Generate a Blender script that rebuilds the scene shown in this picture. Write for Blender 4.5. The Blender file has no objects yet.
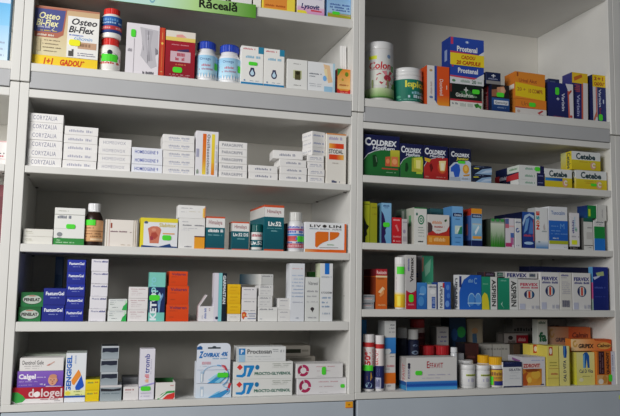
import bpy, bmesh, math, random
from mathutils import Vector, Matrix, Euler
random.seed(7)
S = bpy.context.scene
C = S.collection

# ------------------------------------------------------------------ camera (solved from the shelves' lines)
FPX, CX, CY, CZ = 701.06, 0.18619, -1.85156, -0.03709
YAW, PIT, ROL = -0.290852, 0.103979, 0.016874
Rz = Matrix.Rotation(YAW, 3, 'Z')
FW = Rz @ Vector((0, math.cos(PIT), math.sin(PIT)))
RT = Rz @ Vector((1, 0, 0))
UP = RT.cross(FW)
R2 = RT * math.cos(ROL) + UP * math.sin(ROL)
U2 = UP * math.cos(ROL) - RT * math.sin(ROL)
CAMP = Vector((CX, CY, CZ))
cd = bpy.data.cameras.new('camera')
cam = bpy.data.objects.new('camera', cd)
C.objects.link(cam)
cd.sensor_width = 36.0
cd.lens = FPX * 36.0 / 620.0
cd.clip_start = 0.05
M = Matrix((R2, U2, -FW)).transposed().to_4x4()
M.translation = CAMP
cam.matrix_world = M
S.camera = cam


def at(px, py, Y):
    """Where the sight line through a point of the photograph meets the upright plane at depth Y: (X, Z)."""
    d = FW * FPX + R2 * (px - 310) - U2 * (py - 208)
    k = (Y - CY) / d.y
    return CX + d.x * k, CZ + d.z * k


# ------------------------------------------------------------------ materials
def lin(c):
    c = c / 255
    return c / 12.92 if c <= 0.04045 else ((c + 0.055) / 1.055) ** 2.4


def col(h):
    return (lin(int(h[0:2], 16)), lin(int(h[2:4], 16)), lin(int(h[4:6], 16)), 1.0)


def nodes(name):
    m = bpy.data.materials.new(name)
    m.use_nodes = True
    return m, m.node_tree, m.node_tree.nodes['Principled BSDF']


def printed(name, rough, coat=0.0):
    """Print on card, paper or plastic: the ink comes from the mesh's own colours, the sheen from a faint grain."""
    m, nt, b = nodes(name)
    a = nt.nodes.new('ShaderNodeVertexColor')
    a.layer_name = 'ink'
    nt.links.new(a.outputs['Color'], b.inputs['Base Color'])
    n = nt.nodes.new('ShaderNodeTexNoise')
    n.inputs['Scale'].default_value = 60
    mr = nt.nodes.new('ShaderNodeMapRange')
    mr.inputs['To Min'].default_value = rough - 0.06
    mr.inputs['To Max'].default_value = rough + 0.08
    nt.links.new(n.outputs['Fac'], mr.inputs['Value'])
    nt.links.new(mr.outputs['Result'], b.inputs['Roughness'])
    b.inputs['Specular IOR Level'].default_value = 0.35
    b.inputs['Coat Weight'].default_value = coat
    return m


def laminate(name, h, rough=0.5, var=0.04, scale=6):
    m, nt, b = nodes(name)
    tc = nt.nodes.new('ShaderNodeTexCoord')
    n = nt.nodes.new('ShaderNodeTexNoise')
    n.inputs['Scale'].default_value = scale
    n.inputs['Detail'].default_value = 4
    nt.links.new(tc.outputs['Object'], n.inputs['Vector'])
    r = nt.nodes.new('ShaderNodeValToRGB')
    c = col(h)
    r.color_ramp.elements[0].position = 0.3
    r.color_ramp.elements[1].position = 0.7
    r.color_ramp.elements[0].color = (c[0] * (1 - var), c[1] * (1 - var), c[2] * (1 - var), 1)
    r.color_ramp.elements[1].color = (min(1, c[0] * (1 + var)), min(1, c[1] * (1 + var)), min(1, c[2] * (1 + var)), 1)
    nt.links.new(n.outputs['Fac'], r.inputs['Fac'])
    nt.links.new(r.outputs['Color'], b.inputs['Base Color'])
    b.inputs['Roughness'].default_value = rough
    b.inputs['Specular IOR Level'].default_value = 0.3
    return m


CARD = printed('printed_card', 0.5)
PLASTIC = printed('printed_plastic', 0.32, 0.1)
PAPER = printed('sticker_paper', 0.6)
WHITE = laminate('white_laminate', 'dcdbd7')
BACKM = laminate('back_board', 'dedbd3')
GREY = laminate('grey_laminate', 'b4b5b7', 0.45)
GREYB = laminate('blue_grey_laminate', 'b6bfc9', 0.45)
DARK = laminate('dark_metal', '3a3836', 0.5)
WALL = laminate('painted_wall', 'd8d5cc', 0.8)
TILE = laminate('floor_vinyl', '9a948a', 0.5, 0.1)

# ------------------------------------------------------------------ mesh helpers
class MB:
    """Collects coloured faces into one mesh."""
    def __init__(s):
        s.v, s.f, s.c, s.sm = [], [], [], []

    def face(s, pts, cols, smooth=False):
        k = len(s.v)
        s.v += [tuple(p) for p in pts]
        s.f.append(tuple(range(k, k + len(pts))))
        s.c.append(cols if isinstance(cols, list) else [cols] * len(pts))
        s.sm.append(smooth)

    def box(s, x0, y0, z0, x1, y1, z1, c, bev=0.0006):
        bm = bmesh.new()
        bmesh.ops.create_cube(bm, size=1)
        for v in bm.verts:
            v.co = Vector((x0 + (v.co.x + .5) * (x1 - x0), y0 + (v.co.y + .5) * (y1 - y0), z0 + (v.co.z + .5) * (z1 - z0)))
        if bev:
            bmesh.ops.bevel(bm, geom=bm.edges[:], offset=bev, segments=1, affect='EDGES', profile=.5)
        s.add(bm, c)

    def add(s, bm, c, smooth=False):
        k = len(s.v)
        bm.verts.index_update()
        s.v += [tuple(v.co) for v in bm.verts]
        for f in bm.faces:
            s.f.append(tuple(v.index + k for v in f.verts))
            s.c.append([c] * len(f.verts))
            s.sm.append(smooth)
        bm.free()

    def lathe(s, prof, c, n=32, rib=0.0, smooth=True):
        """prof: (radius, z[, colour]) from bottom to top; closes both ends."""
        k = len(s.v)
        for p in prof:
            for i in range(n):
                a = 2 * math.pi * i / n
                r = p[0] * (1 - (rib if i % 2 else 0))
                s.v.append((r * math.sin(a), -r * math.cos(a), p[1]))
        for j in range(len(prof) - 1):
            cc = prof[j][2] if len(prof[j]) > 2 else c
            for i in range(n):
                i2 = (i + 1) % n
                s.f.append((k + j * n + i, k + j * n + i2, k + (j + 1) * n + i2, k + (j + 1) * n + i))
                s.c.append([cc] * 4)
                s.sm.append(smooth)
        for j, o in ((0, -1), (len(prof) - 1, 1)):
            r = [k + j * n + i for i in range(n)]
            s.f.append(tuple(r if o > 0 else r[::-1]))
            s.c.append([prof[max(0, j - 1)][2] if len(prof[0]) > 2 else c] * n)
            s.sm.append(False)

    def mesh(s, name, mat):
        me = bpy.data.meshes.new(name)
        me.from_pydata(s.v, [], s.f)
        ca = me.color_attributes.new('ink', 'FLOAT_COLOR', 'CORNER')
        flat = []
        for f in s.c:
            for h in f:
                flat += col(h) if isinstance(h, str) else h
        ca.data.foreach_set('color', flat)
        me.polygons.foreach_set('use_smooth', s.sm)
        me.materials.append(mat)
        me.update()
        return me


def link(name, me, parent=None, loc=(0, 0, 0)):
    o = bpy.data.objects.new(name, me)
    C.objects.link(o)
    o.location = loc
    if parent is not None:
        o.parent = parent
    return o




def tag(o, label, cat, group=None):
    o['label'] = label
    o['category'] = cat
    if group:
        o['group'] = group
    return o


_txt = {}


def glyphs(text, bold, shear, sp=1.0):
    """Outline of a word as flat faces inside the unit square."""
    key = (text, bold, shear, sp)
    if key not in _txt:
        cu = bpy.data.curves.new('lettering', 'FONT')
        cu.body = text
        cu.resolution_u = 2
        cu.offset = bold
        cu.shear = shear
        cu.space_character = sp
        cu.fill_mode = 'FRONT'
        ob = bpy.data.objects.new('lettering', cu)
        C.objects.link(ob)
        me = bpy.data.meshes.new_from_object(ob.evaluated_get(bpy.context.evaluated_depsgraph_get()))
        vs = [(v.co.x, v.co.y) for v in me.vertices]
        fs = [tuple(p.vertices) for p in me.polygons]
        bpy.data.objects.remove(ob)
        bpy.data.meshes.remove(me)
        bpy.data.curves.remove(cu)
        xs = [v[0] for v in vs] or [0, 1]
        ys = [v[1] for v in vs] or [0, 1]
        w, h = max(xs) - min(xs) or 1, max(ys) - min(ys) or 1
        _txt[key] = ([((x - min(xs)) / w, (y - min(ys)) / h) for x, y in vs], fs)
    return _txt[key]


# printed marks: every mark is laid out on a face with u to the right and v downwards, both 0..1
def r(u0, v0, u1, v1, c): return ('p', [(u0, v0), (u1, v0), (u1, v1), (u0, v1)], c)
def p(c, *pts): return ('p', list(pts), c)
def g(u0, v0, u1, v1, a, b, way='v'): return ('g', u0, v0, u1, v1, a, b, way)
def t(s, u0, v0, u1, v1, c, b=0.02, rot=0, it=0.0, sp=1.0): return ('t', s, u0, v0, u1, v1, c, b, rot, it, sp)
def d(u0, v0, u1, v1, c, n=9, rot=0): return ('d', u0, v0, u1, v1, c, n, rot)
def e(cu, cv, ru, rv, c, n=20): return ('p', [(cu + ru * math.cos(2 * math.pi * i / n), cv + rv * math.sin(2 * math.pi * i / n)) for i in range(n)], c)
def o(cu, cv, ru, rv, k, c, a0=0, a1=360): return ('o', cu, cv, ru, rv, k, c, a0, a1)


def marks(mb, fn, items, step=None):
    """fn(u, v, layer) -> point on the face. step: longest run in u before a face is cut (for round faces)."""
    rnd = random.Random(11)
    for k, it in enumerate(items):
        L = k + 1
        if it[0] == 'p':
            if step and len(it[1]) == 4:
                (u0, v0), (u1, _), _, (_, v1) = it[1]
                n = max(1, int(abs(u1 - u0) / step))
                for i in range(n):
                    a, b = u0 + (u1 - u0) * i / n, u0 + (u1 - u0) * (i + 1) / n
                    mb.face([fn(a, v1, L), fn(b, v1, L), fn(b, v0, L), fn(a, v0, L)], it[2])
            else:
                mb.face([fn(u, v, L) for u, v in it[1]], it[2])
        elif it[0] == 'g':
            _, u0, v0, u1, v1, a, b, way = it
            n = max(1, int(abs(u1 - u0) / step)) if step else 1
            A, B = col(a), col(b)
            mix = lambda q: tuple(A[i] * (1 - q) + B[i] * q for i in range(4))
            for i in range(n):
                x0, x1 = u0 + (u1 - u0) * i / n, u0 + (u1 - u0) * (i + 1) / n
                cs = [B, B, A, A] if way == 'v' else [mix(i / n), mix((i + 1) / n), mix((i + 1) / n), mix(i / n)]
                mb.face([fn(x0, v1, L), fn(x1, v1, L), fn(x1, v0, L), fn(x0, v0, L)], cs)
        elif it[0] == 't':
            _, s, u0, v0, u1, v1, c, b, rot, sh, sp = it
            vs, fs = glyphs(s, b, sh, sp)
            for f in fs:
                pts = []
                for i in f:
                    x, y = vs[i]
                    if rot == 90:
                        x, y = 1 - y, x
                    elif rot == -90:
                        x, y = y, 1 - x
                    pts.append(fn(u0 + (u1 - u0) * x, v1 + (v0 - v1) * y, L))
                mb.face(pts, c)
        elif it[0] == 'd':
            _, u0, v0, u1, v1, c, n, rot = it
            x = 0.0
            while x < 1:
                w = (0.55 + 0.5 * rnd.random()) / n
                hi = rnd.choice((0.0, 0.0, 0.25))
                a, b2 = x, min(1, x + w * 0.72)
                if rnd.random() > 0.12:
                    if rot == 0:
                        q = (u0 + (u1 - u0) * a, v0 + (v1 - v0) * hi, u0 + (u1 - u0) * b2, v1)
                    else:
                        q = (u0 + (u1 - u0) * hi, v1 - (v1 - v0) * b2, u1, v1 - (v1 - v0) * a)
                    mb.face([fn(q[0], q[3], L), fn(q[2], q[3], L), fn(q[2], q[1], L), fn(q[0], q[1], L)], c)
                x += w
        elif it[0] == 'o':
            _, cu, cv, ru, rv, kk, c, a0, a1 = it
            n = 24
            for i in range(n):
                A = math.radians(a0 + (a1 - a0) * i / n)
                B = math.radians(a0 + (a1 - a0) * (i + 1) / n)
                mb.face([fn(cu + ru * math.cos(A), cv + rv * math.sin(A), L), fn(cu + ru * math.cos(B), cv + rv * math.sin(B), L),
                         fn(cu + ru * kk * math.cos(B), cv + rv * kk * math.sin(B), L), fn(cu + ru * kk * math.cos(A), cv + rv * kk * math.sin(A), L)], c)


EPS = 0.00012
GREEN = '4fdc34'


def sticker(parent, w, h, y, z, sw, sh, c=GREEN, name='price_sticker', tilt=0.0, x=0.0):
    """A small stuck-on price label with round corners, a part of its box."""
    mb = MB()
    n, q = 5, min(sw, sh) * 0.35
    pts = []
    for cx, cz, a0 in ((sw / 2 - q, sh / 2 - q, 0), (-sw / 2 + q, sh / 2 - q, 90), (-sw / 2 + q, -sh / 2 + q, 180), (sw / 2 - q, -sh / 2 + q, 270)):
        for i in range(n):
            a = math.radians(a0 + 90 * i / (n - 1))
            pts.append((cx + q * math.cos(a), cz + q * math.sin(a)))
    ct, s_ = math.cos(tilt), math.sin(tilt)
    pts = [(a * ct - b * s_, a * s_ + b * ct) for a, b in pts]
    mb.face([(a, -0.0004, b) for a, b in pts], c)
    mb.face([(a, 0, b) for a, b in pts][::-1], c)
    for i in range(len(pts)):
        a, b = pts[i], pts[(i + 1) % len(pts)]
        mb.face([(a[0], 0, a[1]), (b[0], 0, b[1]), (b[0], -0.0004, b[1]), (a[0], -0.0004, a[1])], c)
    return link(name, mb.mesh('price_sticker', PAPER), parent, (x, y, z))


def box(label, z0, x0, x1, yt, base, F=(), L=(), T=(), R=(), Y=.014, dep=.05, st=None, rz=0.0, name='medicine_box', cat='box', group=None, lean=0.0, H=None, Hmid=None):
    """A printed carton. x0, x1: where its front's edges are seen; yt: where its top front edge is seen; z0: what it stands on.
    Local origin: middle of its front's foot."""
    # middle height of the front in the photo decides where its edges meet the plane
    zt = H + z0 if H else at((x0 + x1) / 2, yt, Y)[1]
    zm = z0 + (Hmid or (zt - z0)) / 2
    def xat(px):
        lo, hi = 0.0, 460.0
        for _ in range(40):
            md = (lo + hi) / 2
            if at(px, md, Y)[1] > zm: lo = md
            else: hi = md
        return at(px, lo, Y)[0]
    X0, X1 = xat(x0) + .0004, xat(x1) - .0004
    mid = (X0 + X1) / 2
    for ba, bb in ((FX0, FX1), (XL, XR), (XR2, XR3)):
        if ba - .03 < mid < bb + .02:
            X0, X1 = max(X0, ba + .0012), min(X1, bb - .0012)
    w, h = X1 - X0, zt - z0
    h -= LIFT
    mb = MB()
    mb.box(-w / 2, 0, 0, w / 2, dep, h, base)
    # the glued flap's edge on the front's side and the tuck flap's line on top
    E_ = EPS
    marks(mb, lambda u, v, l: (-w / 2 + u * w, -E_ * l, h * (1 - v)), F)
    marks(mb, lambda u, v, l: (-w / 2 - E_ * l, dep * (1 - u), h * (1 - v)), L)
    marks(mb, lambda u, v, l: (w / 2 + E_ * l, dep * u, h * (1 - v)), R)
    marks(mb, lambda u, v, l: (-w / 2 + u * w, dep * (1 - v), h + E_ * l), T)
    ob = link(name, mb.mesh(name, CARD))
    ob.location = ((X0 + X1) / 2, Y, z0 + LIFT)
    ob.rotation_euler = (0, lean, rz)
    tag(ob, label, cat, group)
    if st:
        for s in (st if isinstance(st, list) else [st]):
            u, v, sw, sh = s[0], s[1], s[2] * .88, s[3] * .88
            sticker(ob, w, h, -E_ * (len(F) + 2), h * (1 - v), sw * w, sh * h, *(s[4:5] or (GREEN,)), x=-w / 2 + u * w)
    ob['_top'] = zt
    return ob


def top(ob):
    return ob['_top']


def copy_tree(src):
    c = src.copy()
    C.objects.link(c)
    for ch in src.children:
        k = ch.copy()
        C.objects.link(k)
        k.parent = c
    return c


NUM = {2: 'two', 3: 'three', 4: 'four', 5: 'five', 6: 'six', 7: 'seven'}
ORD = ['top', 'second', 'third', 'fourth', 'fifth', 'sixth', 'seventh']


def stack(n, desc, where, z0, x0, x1, yt, base, F=(), L=(), T=(), R=(), Y=.014, dep=.06, dx=None, dr=None, group=None, st_on=None, st=None):
    """n equal cartons lying on one another; the first is built, the others are copies of it. Returns them from the top down."""
    Zt = at((x0 + x1) / 2, yt, Y)[1]
    h = (Zt - z0) / n
    out = []
    first = None
    for i in range(n):                       # i = 0 is the lowest
        k = n - 1 - i                        # place counted from the top
        place = 'bottom' if i == 0 else ORD[k]
        lab = f"{desc}, {place} of the {NUM[n]} stacked {where}"
        if first is None:
            first = ob = box(lab, z0, x0, x1, yt, base, F, L, T, R, Y, dep, H=h, Hmid=Zt - z0, group=group)
            x_, y_, r_ = ob.location.x, ob.location.y, ob.rotation_euler.z
        else:
            ob = copy_tree(first)
            ob['label'] = lab
        jx = (dx[k] if dx else random.uniform(-.0012, .0012))
        ob.location = (x_ + jx, y_ + random.uniform(-.0015, .002), z0 + h * i + LIFT)
        ob.rotation_euler.z = (dr[k] if dr else random.uniform(-.012, .012))
        ob['_top'] = z0 + h * (i + 1)
        out.insert(0, ob)
    return out


def lathe_thing(label, z0, x0, x1, yt, parts, Y=.014, name='pill_bottle', cat='bottle', group=None, rot=0.0, deco=None, st=None, rib=None, side=None, H=None):
    """parts: list of (part_name, [(radius_frac, height_frac)...], colour, ribbed). deco: (v0, v1, base colour, marks, radius_frac)."""
    # centre plane sits half a width behind Y
    R_ = 0.02
    for _ in range(3):
        Yc = Y + R_
        ym = yt + 12
        X0, X1 = at(x0, ym, Yc)[0], at(x1, ym, Yc)[0]
        R_ = (X1 - X0) / 2
    zt = z0 + H if H else at((x0 + x1) / 2, yt, Y)[1]
    h = zt - z0 - LIFT
    root = bpy.data.objects.new(name, None)
    root.empty_display_size = .02
    C.objects.link(root)
    root.location = ((X0 + X1) / 2, Yc, z0 + LIFT)
    root.rotation_euler.z = rot + .8 * math.atan2(CX - (X0 + X1) / 2, Yc - CY)
    tag(root, label, cat, group)
    for nm, prof, c, ribbed in parts:
        mb = MB()
        mb.lathe([(a[0] * R_, a[1] * h) + ((a[2],) if len(a) > 2 else (c,)) for a in prof], c, 48 if ribbed else 32, 0.035 if ribbed else 0.0, not ribbed)
        link(nm, mb.mesh(nm, PLASTIC), root)
    if deco:
        v0, v1, bc, ms, rf = deco
        mb = MB()
        rr = R_ * rf
        # the label's sheet: a thin sleeve
        k = len(mb.v)
        zb, za = h * (1 - v1), h * (1 - v0)
        mb.lathe([(rr + .0002, zb), (rr + .0004, zb + .0002), (rr + .0004, za - .0002), (rr + .0002, za)], bc, 48)
        def fn(u, v, l):
            a = math.radians(-85 + 170 * u)
            q = rr + .0006 + EPS * l
            return (q * math.sin(a), -q * math.cos(a), za + (zb - za) * v)
        marks(mb, fn, ms, 0.05)
        link('label', mb.mesh('label', PAPER), root)
        if st:
            mb = MB()
            u, v, su, sv = st
            q = rr + .0022
            pts = []
            for i in range(7):
                a = math.radians(-85 + 170 * (u - su / 2 + su * i / 6))
                pts.append((a,))
            zc, hz = za + (zb - za) * v, (za - zb) * sv / 2
            for i in range(6):
                a, b = pts[i][0], pts[i + 1][0]
                mb.face([(q * math.sin(a), -q * math.cos(a), zc - hz), (q * math.sin(b), -q * math.cos(b), zc - hz),
                         (q * math.sin(b), -q * math.cos(b), zc + hz), (q * math.sin(a), -q * math.cos(a), zc + hz)], GREEN)
            link('price_sticker', mb.mesh('price_sticker', PAPER), root)
    root['_top'] = zt
    return root


# ------------------------------------------------------------------ the cabinets
XL, XR, XR2, XR3 = 0.0, 0.86, 0.8964, 1.7452
DEP = 0.386
LIFT = .0003
Z1, Z2, Z3, Z4 = .2375, .0431, -.1472, -.3441           # shelf tops, left bay
Q1, Q2, Q3, Q4 = .2673, .0742, -.1127, -.3412           # shelf tops, right bay
ZU, QU = .4979, .4899                                    # bottom shelf of the hanging units
FLOOR = -1.25
ZU2b = at(353, 28, 0)[1]
ZU2 = at(353, 19.3, 0)[1]
UTOP = 1.02


def part(name, parent, mat, *boxes, bev=.0012):
    """Boxes joined into one part, edges eased."""
    mb = MB()
    for b in boxes:
        mb.box(*b, 'dddddd', bev)
    return link(name, mb.mesh(name, mat), parent)


def unit_root(name, x, z, label, cat='shelf unit'):
    o_ = bpy.data.objects.new(name, None)
    C.objects.link(o_)
    o_.empty_display_size = .05
    o_.location = (x, 0, z)
    tag(o_, label, cat)
    return o_


def lower_unit(xa, xb, tl, tr, shelves, toptop, topbot, bot, label):
    """An open unit: two side panels, top board, bottom board, shelves, back."""
    zb = bot[0]
    root = unit_root('shelf_unit', xa, zb, label)
    w = xb - xa
    H = .447 - zb
    hb = bot[1] - bot[0]
    part('side_panel', root, WHITE, (-tl + .0004, 0, hb, 0, DEP, H))
    part('side_panel', root, WHITE, (w, 0, hb, w + tr - .0004, DEP, H))
    part('bottom_board', root, WHITE, (-tl + .0004, -.002, 0, w + tr - .0004, DEP, hb))
    part('top_board', root, WHITE, (0, .0006, topbot - zb, w, DEP, toptop - zb))
    part('back_panel', root, BACKM, (0, DEP - .008, hb, w, DEP - .001, topbot - zb))
    for a, b in shelves:
        s_ = part('shelf', root, WHITE, (.0006, .0008, a - zb, w - .0006, DEP - .008, b - zb))
        # steel shelf pins under each end
        for px_ in (.006, w - .006):
            for py_ in (.035, .3):
                mb = MB()
                mb.box(px_ - .004, py_ - .002, a - zb - .0035, px_ + .004, py_ + .002, a - zb - .0002, '6c6a66', .0005)
                link('shelf_pin', mb.mesh('shelf_pin', CARD), s_)
    # peg holes seen in the right-hand side panel
    if 0 <= xa < 1.5:
        for a, b in shelves + [(0, bot[1])]:
            for y_ in (.045, .2):
                mb = MB()
                n = 10
                z_ = b - zb + .07
                mb.face([(w - .0006, y_ + .0022 * math.cos(2 * math.pi * i / n), z_ + .0022 * math.sin(2 * math.pi * i / n)) for i in range(n)], '6a6761')
                link('peg_hole', mb.mesh('peg_hole', CARD), root)
    return root


def upper_unit(xa, xb, tl, tr, ub, ut, ceil_b, shelves, label, low=.434):
    zb = .449
    root = unit_root('wall_cabinet', xa, zb, label, 'cabinet')
    w = xb - xa
    H = UTOP - zb
    for x0, x1 in ((-tl + .0004, 0), (w, w + tr - .0004)):
        part('side_panel', root, WHITE, (x0, -.006, 0, x1, DEP, H))
    part('bottom_board', root, WHITE, (0, -.003, ub - zb, w, DEP, ut - zb))
    part('plinth', root, GREY, (.0006, -.0015, low - zb, w - .0006, .022, ub - zb))
    part('back_panel', root, BACKM, (0, DEP - .008, ut - zb, w, DEP - .001, ceil_b - zb))
    part('top_board', root, WHITE, (0, 0, ceil_b - zb, w, DEP, H))
    for a, b in shelves:
        part('shelf', root, WHITE, (.0006, .0008, a - zb, w - .0006, DEP - .008, b - zb))
    return root


TL = .0225
FX0, FX1 = -.9, -2 * TL
GX0, GX1 = XR3 + .05, XR3 + .05 + .85
sh_left = [(.2198, Z1), (.0232, Z2), (-.1707, Z3)]
sh_right = [(.2463, Q1), (.0551, Q2), (-.1337, Q3)]
lower_unit(XL, XR, TL, .018, sh_left, .4313, .4105, (-.3610, Z4), 'white open shelf unit with five shelf levels, left of the middle post')
lower_unit(XR2, XR3, .0184, .018, sh_right, .4213, .4023, (-.3588, Q4), 'white open shelf unit on the right, holding cold remedies and vitamins')
lower_unit(FX0, FX1, .018, TL, sh_left, .4313, .4105, (-.3610, Z4), 'white shelf unit cut off by the left edge')
lower_unit(GX0, GX1, .032, .018, sh_right, .4213, .4023, (-.3588, Q4), 'white shelf unit cut off by the right edge, only its post showing')
upper_unit(XL, XR, TL, .018, .4767, ZU, .93, [(ZU2b, ZU2)], 'white top cabinet with the green sign on its upper shelf')
upper_unit(XR2, XR3, .0184, .018, .4661, QU, .897, [], 'white top cabinet on the right, tall and without an upper shelf', .4232)
upper_unit(FX0, FX1, .018, TL, .4767, ZU, .93, [(ZU2b, ZU2)], 'white top cabinet cut off by the left edge')
upper_unit(GX0, GX1, .032, .018, .4661, QU, .897, [], 'white top cabinet cut off by the right edge', .4232)

for xa, xb, zt, lab in ((XL - TL, XR + .0165, -.3612, 'grey drawer base under the left open shelves, orange tag near its corner'),
                        (XR2 - .0135, XR3 + .018, -.3590, 'plain grey drawer base under the right open shelves'),
                        (FX0 - .018, FX1 + TL - .001, -.3612, 'grey base cabinet cut off by the left edge'),
                        (GX0 - .0315, GX1 + .018, -.3590, 'grey base cabinet cut off by the right edge')):
    root = unit_root('base_cabinet', xa, FLOOR, lab, 'cabinet')
    w, H = xb - xa, zt - FLOOR
    part('carcass', root, DARK, (.002, .03, .08, w - .002, DEP, H - .001))
    part('kick_board', root, GREY, (.004, .06, 0, w - .004, .075, .08))
    for k in range(3):
        h0 = .085 + (H - .0858) * k / 3
        dr = part('drawer_front', root, GREYB, (.002, -.0015, h0, w - .002, .022, h0 + (H - .0858) / 3 - .004 + (.003 if k == 2 else 0)), bev=.0015)
        mb = MB()
        zc = h0 + (H - .09) / 3 - .16
        mb.box(w / 2 - .08, -.028, zc - .005, w / 2 + .08, -.02, zc + .005, 'b8b8b6', .002)
        for q in (-.07, .07):
            mb.box(w / 2 + q - .005, -.022, zc - .004, w / 2 + q + .005, .003, zc + .004, 'b8b8b6', .001)
        link('handle', mb.mesh('handle', PLASTIC), dr)
    if 'orange tag' in lab:
        x_, z_ = at(348.5, 404.4, .0025)
        mb = MB()
        mb.box(-.011, -.0008, -.0085, .011, 0, .0085, 'f2a81c', .0003)
        marks(mb, lambda u, v, l: (-.011 + .022 * u, -.0008 - EPS * l, .0085 - .017 * v), [d(.35, .35, .65, .6, '9a5a08', 3), r(.05, .9, .95, 1, 'e0681a')])
        tg = link('shelf_tag', mb.mesh('shelf_tag', PAPER), root, (x_ - xa, -.0018, z_ - FLOOR))

    if 'cut off by the right' in lab:
        x_, z_ = at(620, 397, .0025)
        mb = MB()
        mb.box(-.008, -.0008, -.006, .008, 0, .006, 'c8d870', .0003)
        link('shelf_tag', mb.mesh('shelf_tag', PAPER), root, (x_ - xa, -.0018, z_ - FLOOR))

# the room behind and under the cabinets
def slab(name, mat, *b):
    mb = MB()
    mb.box(*b, 'dddddd', 0)
    ob = link(name, mb.mesh(name, mat))
    ob['kind'] = 'structure'
    return ob


slab('wall_back', WALL, -3.2, .39, FLOOR, 4.2, .5, 1.7)
slab('floor', TILE, -3.2, -3.6, FLOOR - .1, 4.2, .39, FLOOR)

# ------------------------------------------------------------------ things, left bay, top cabinet
W = 'f1f0ec'
INK = '55565e'
# sign on the upper shelf's edge
def sign():
    xa, xb = .012, at(256, 10, -.006)[0]
    zb, za = at(256, 18, -.006)[1], at(256, 4.6, -.006)[1]
    w, h = xb - xa, za - zb
    mb = MB()
    mb.box(0, 0, 0, w, .004, h, '7fbf4a', .0004)
    U = lambda px: (at(px, 6, -.006)[0] - xa) / w
    ms = [g(0, 0, U(150), 1, 'aee0f0', 'c4e6da', 'h'), g(U(150), 0, U(195), 1, 'c4e6da', 'b9df96', 'h'), g(U(195), 0, 1, 1, 'b9df96', '5a9e30', 'h'),
          o(U(152), .35, .016, .5, .72, '7fb3c4', -40, 200), o(U(156), .2, .01, .35, .7, '8fc0c8', 100, 320),
          t('Răceală', U(199), .05, U(237.3), .74, '20241c', .03)]
    marks(mb, lambda u, v, l: (u * w, -EPS * l, h * (1 - v)), ms)
    ob = link('category_sign', mb.mesh('category_sign', PLASTIC))
    ob.location = (xa, -.0045, zb)
    tag(ob, 'long blue to green shelf sign reading Răceală on the upper shelf edge', 'sign')
sign()

# boxes on the highest shelf, cut off by the top of the picture
def tall(label, x0, x1, base, F, H, **k):
    return box(label, ZU2, x0, x1, 0, base, F, H=H, **k)
tall('yellow carton with orange panel, cut off by the top edge right of the sign', 262, 295.3, 'f4dc4c', [r(.05, .5, .75, .93, 'e8923a'), r(.1, .05, .9, .45, 'f8ec90'), d(.1, .8, .7, .86, 'b85a20', 14)], .09, dep=.06)
tall('narrow white carton between the green sign and the yellow carton', 253.5, 261.3, 'efece4', [r(.3, .3, .8, .6, 'd8d0b0')], .085, dep=.05)
tall('white and pink carton with a navy word and yellow corner, top edge', 297.3, 324.6, 'e8e4ee', [g(0, .72, 1, 1, 'e9c4dc', 'd98cc4'), p('f0e040', (0, .86), (.3, .86), (.42, 1), (0, 1)), t('Lysovit', .14, .62, .82, .84, '1e2468', .03, 0, .2), p('d84a5a', (.5, .8), (.9, .82), (.9, .86), (.5, .86)), r(.1, .1, .9, .45, 'c8c0e0')], .09, dep=.06)
tall('sky blue carton with olive green base and green tag, top right of shelf', 327.5, 354.3, '8fbde6', [g(0, 0, 1, .76, '7db1e4', 'a9cdea'), d(.1, .46, .95, .52, '3a5aa8', 12), d(.1, .56, .95, .62, '3a5aa8', 13), d(.2, .66, .95, .71, '3a5aa8', 10), g(0, .8, 1, 1, '9db03a', 'b2a024'), p('c8a0a0', (0, .8), (1, .83), (1, .86), (0, .82))], .085, dep=.06, st=(.36, .8, .36, .12))
tall('pale grey carton standing behind the sign beneath its lettering', 205, 226, 'dcd8d4', [r(.2, .6, .8, .7, 'a89868')], .08, dep=.05)
tall('white carton behind the right end of the green sign', 228, 252, 'eae8e6', [r(.1, .55, .5, .7, 'b8b0c8'), r(0, .8, .12, 1, '444a30')], .085, dep=.05)
tall('beige carton hidden low behind the blue end of the sign', 175, 203, 'd8c8a0', [r(.3, .55, .8, .7, 'b88848')], .07, dep=.05)

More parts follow.
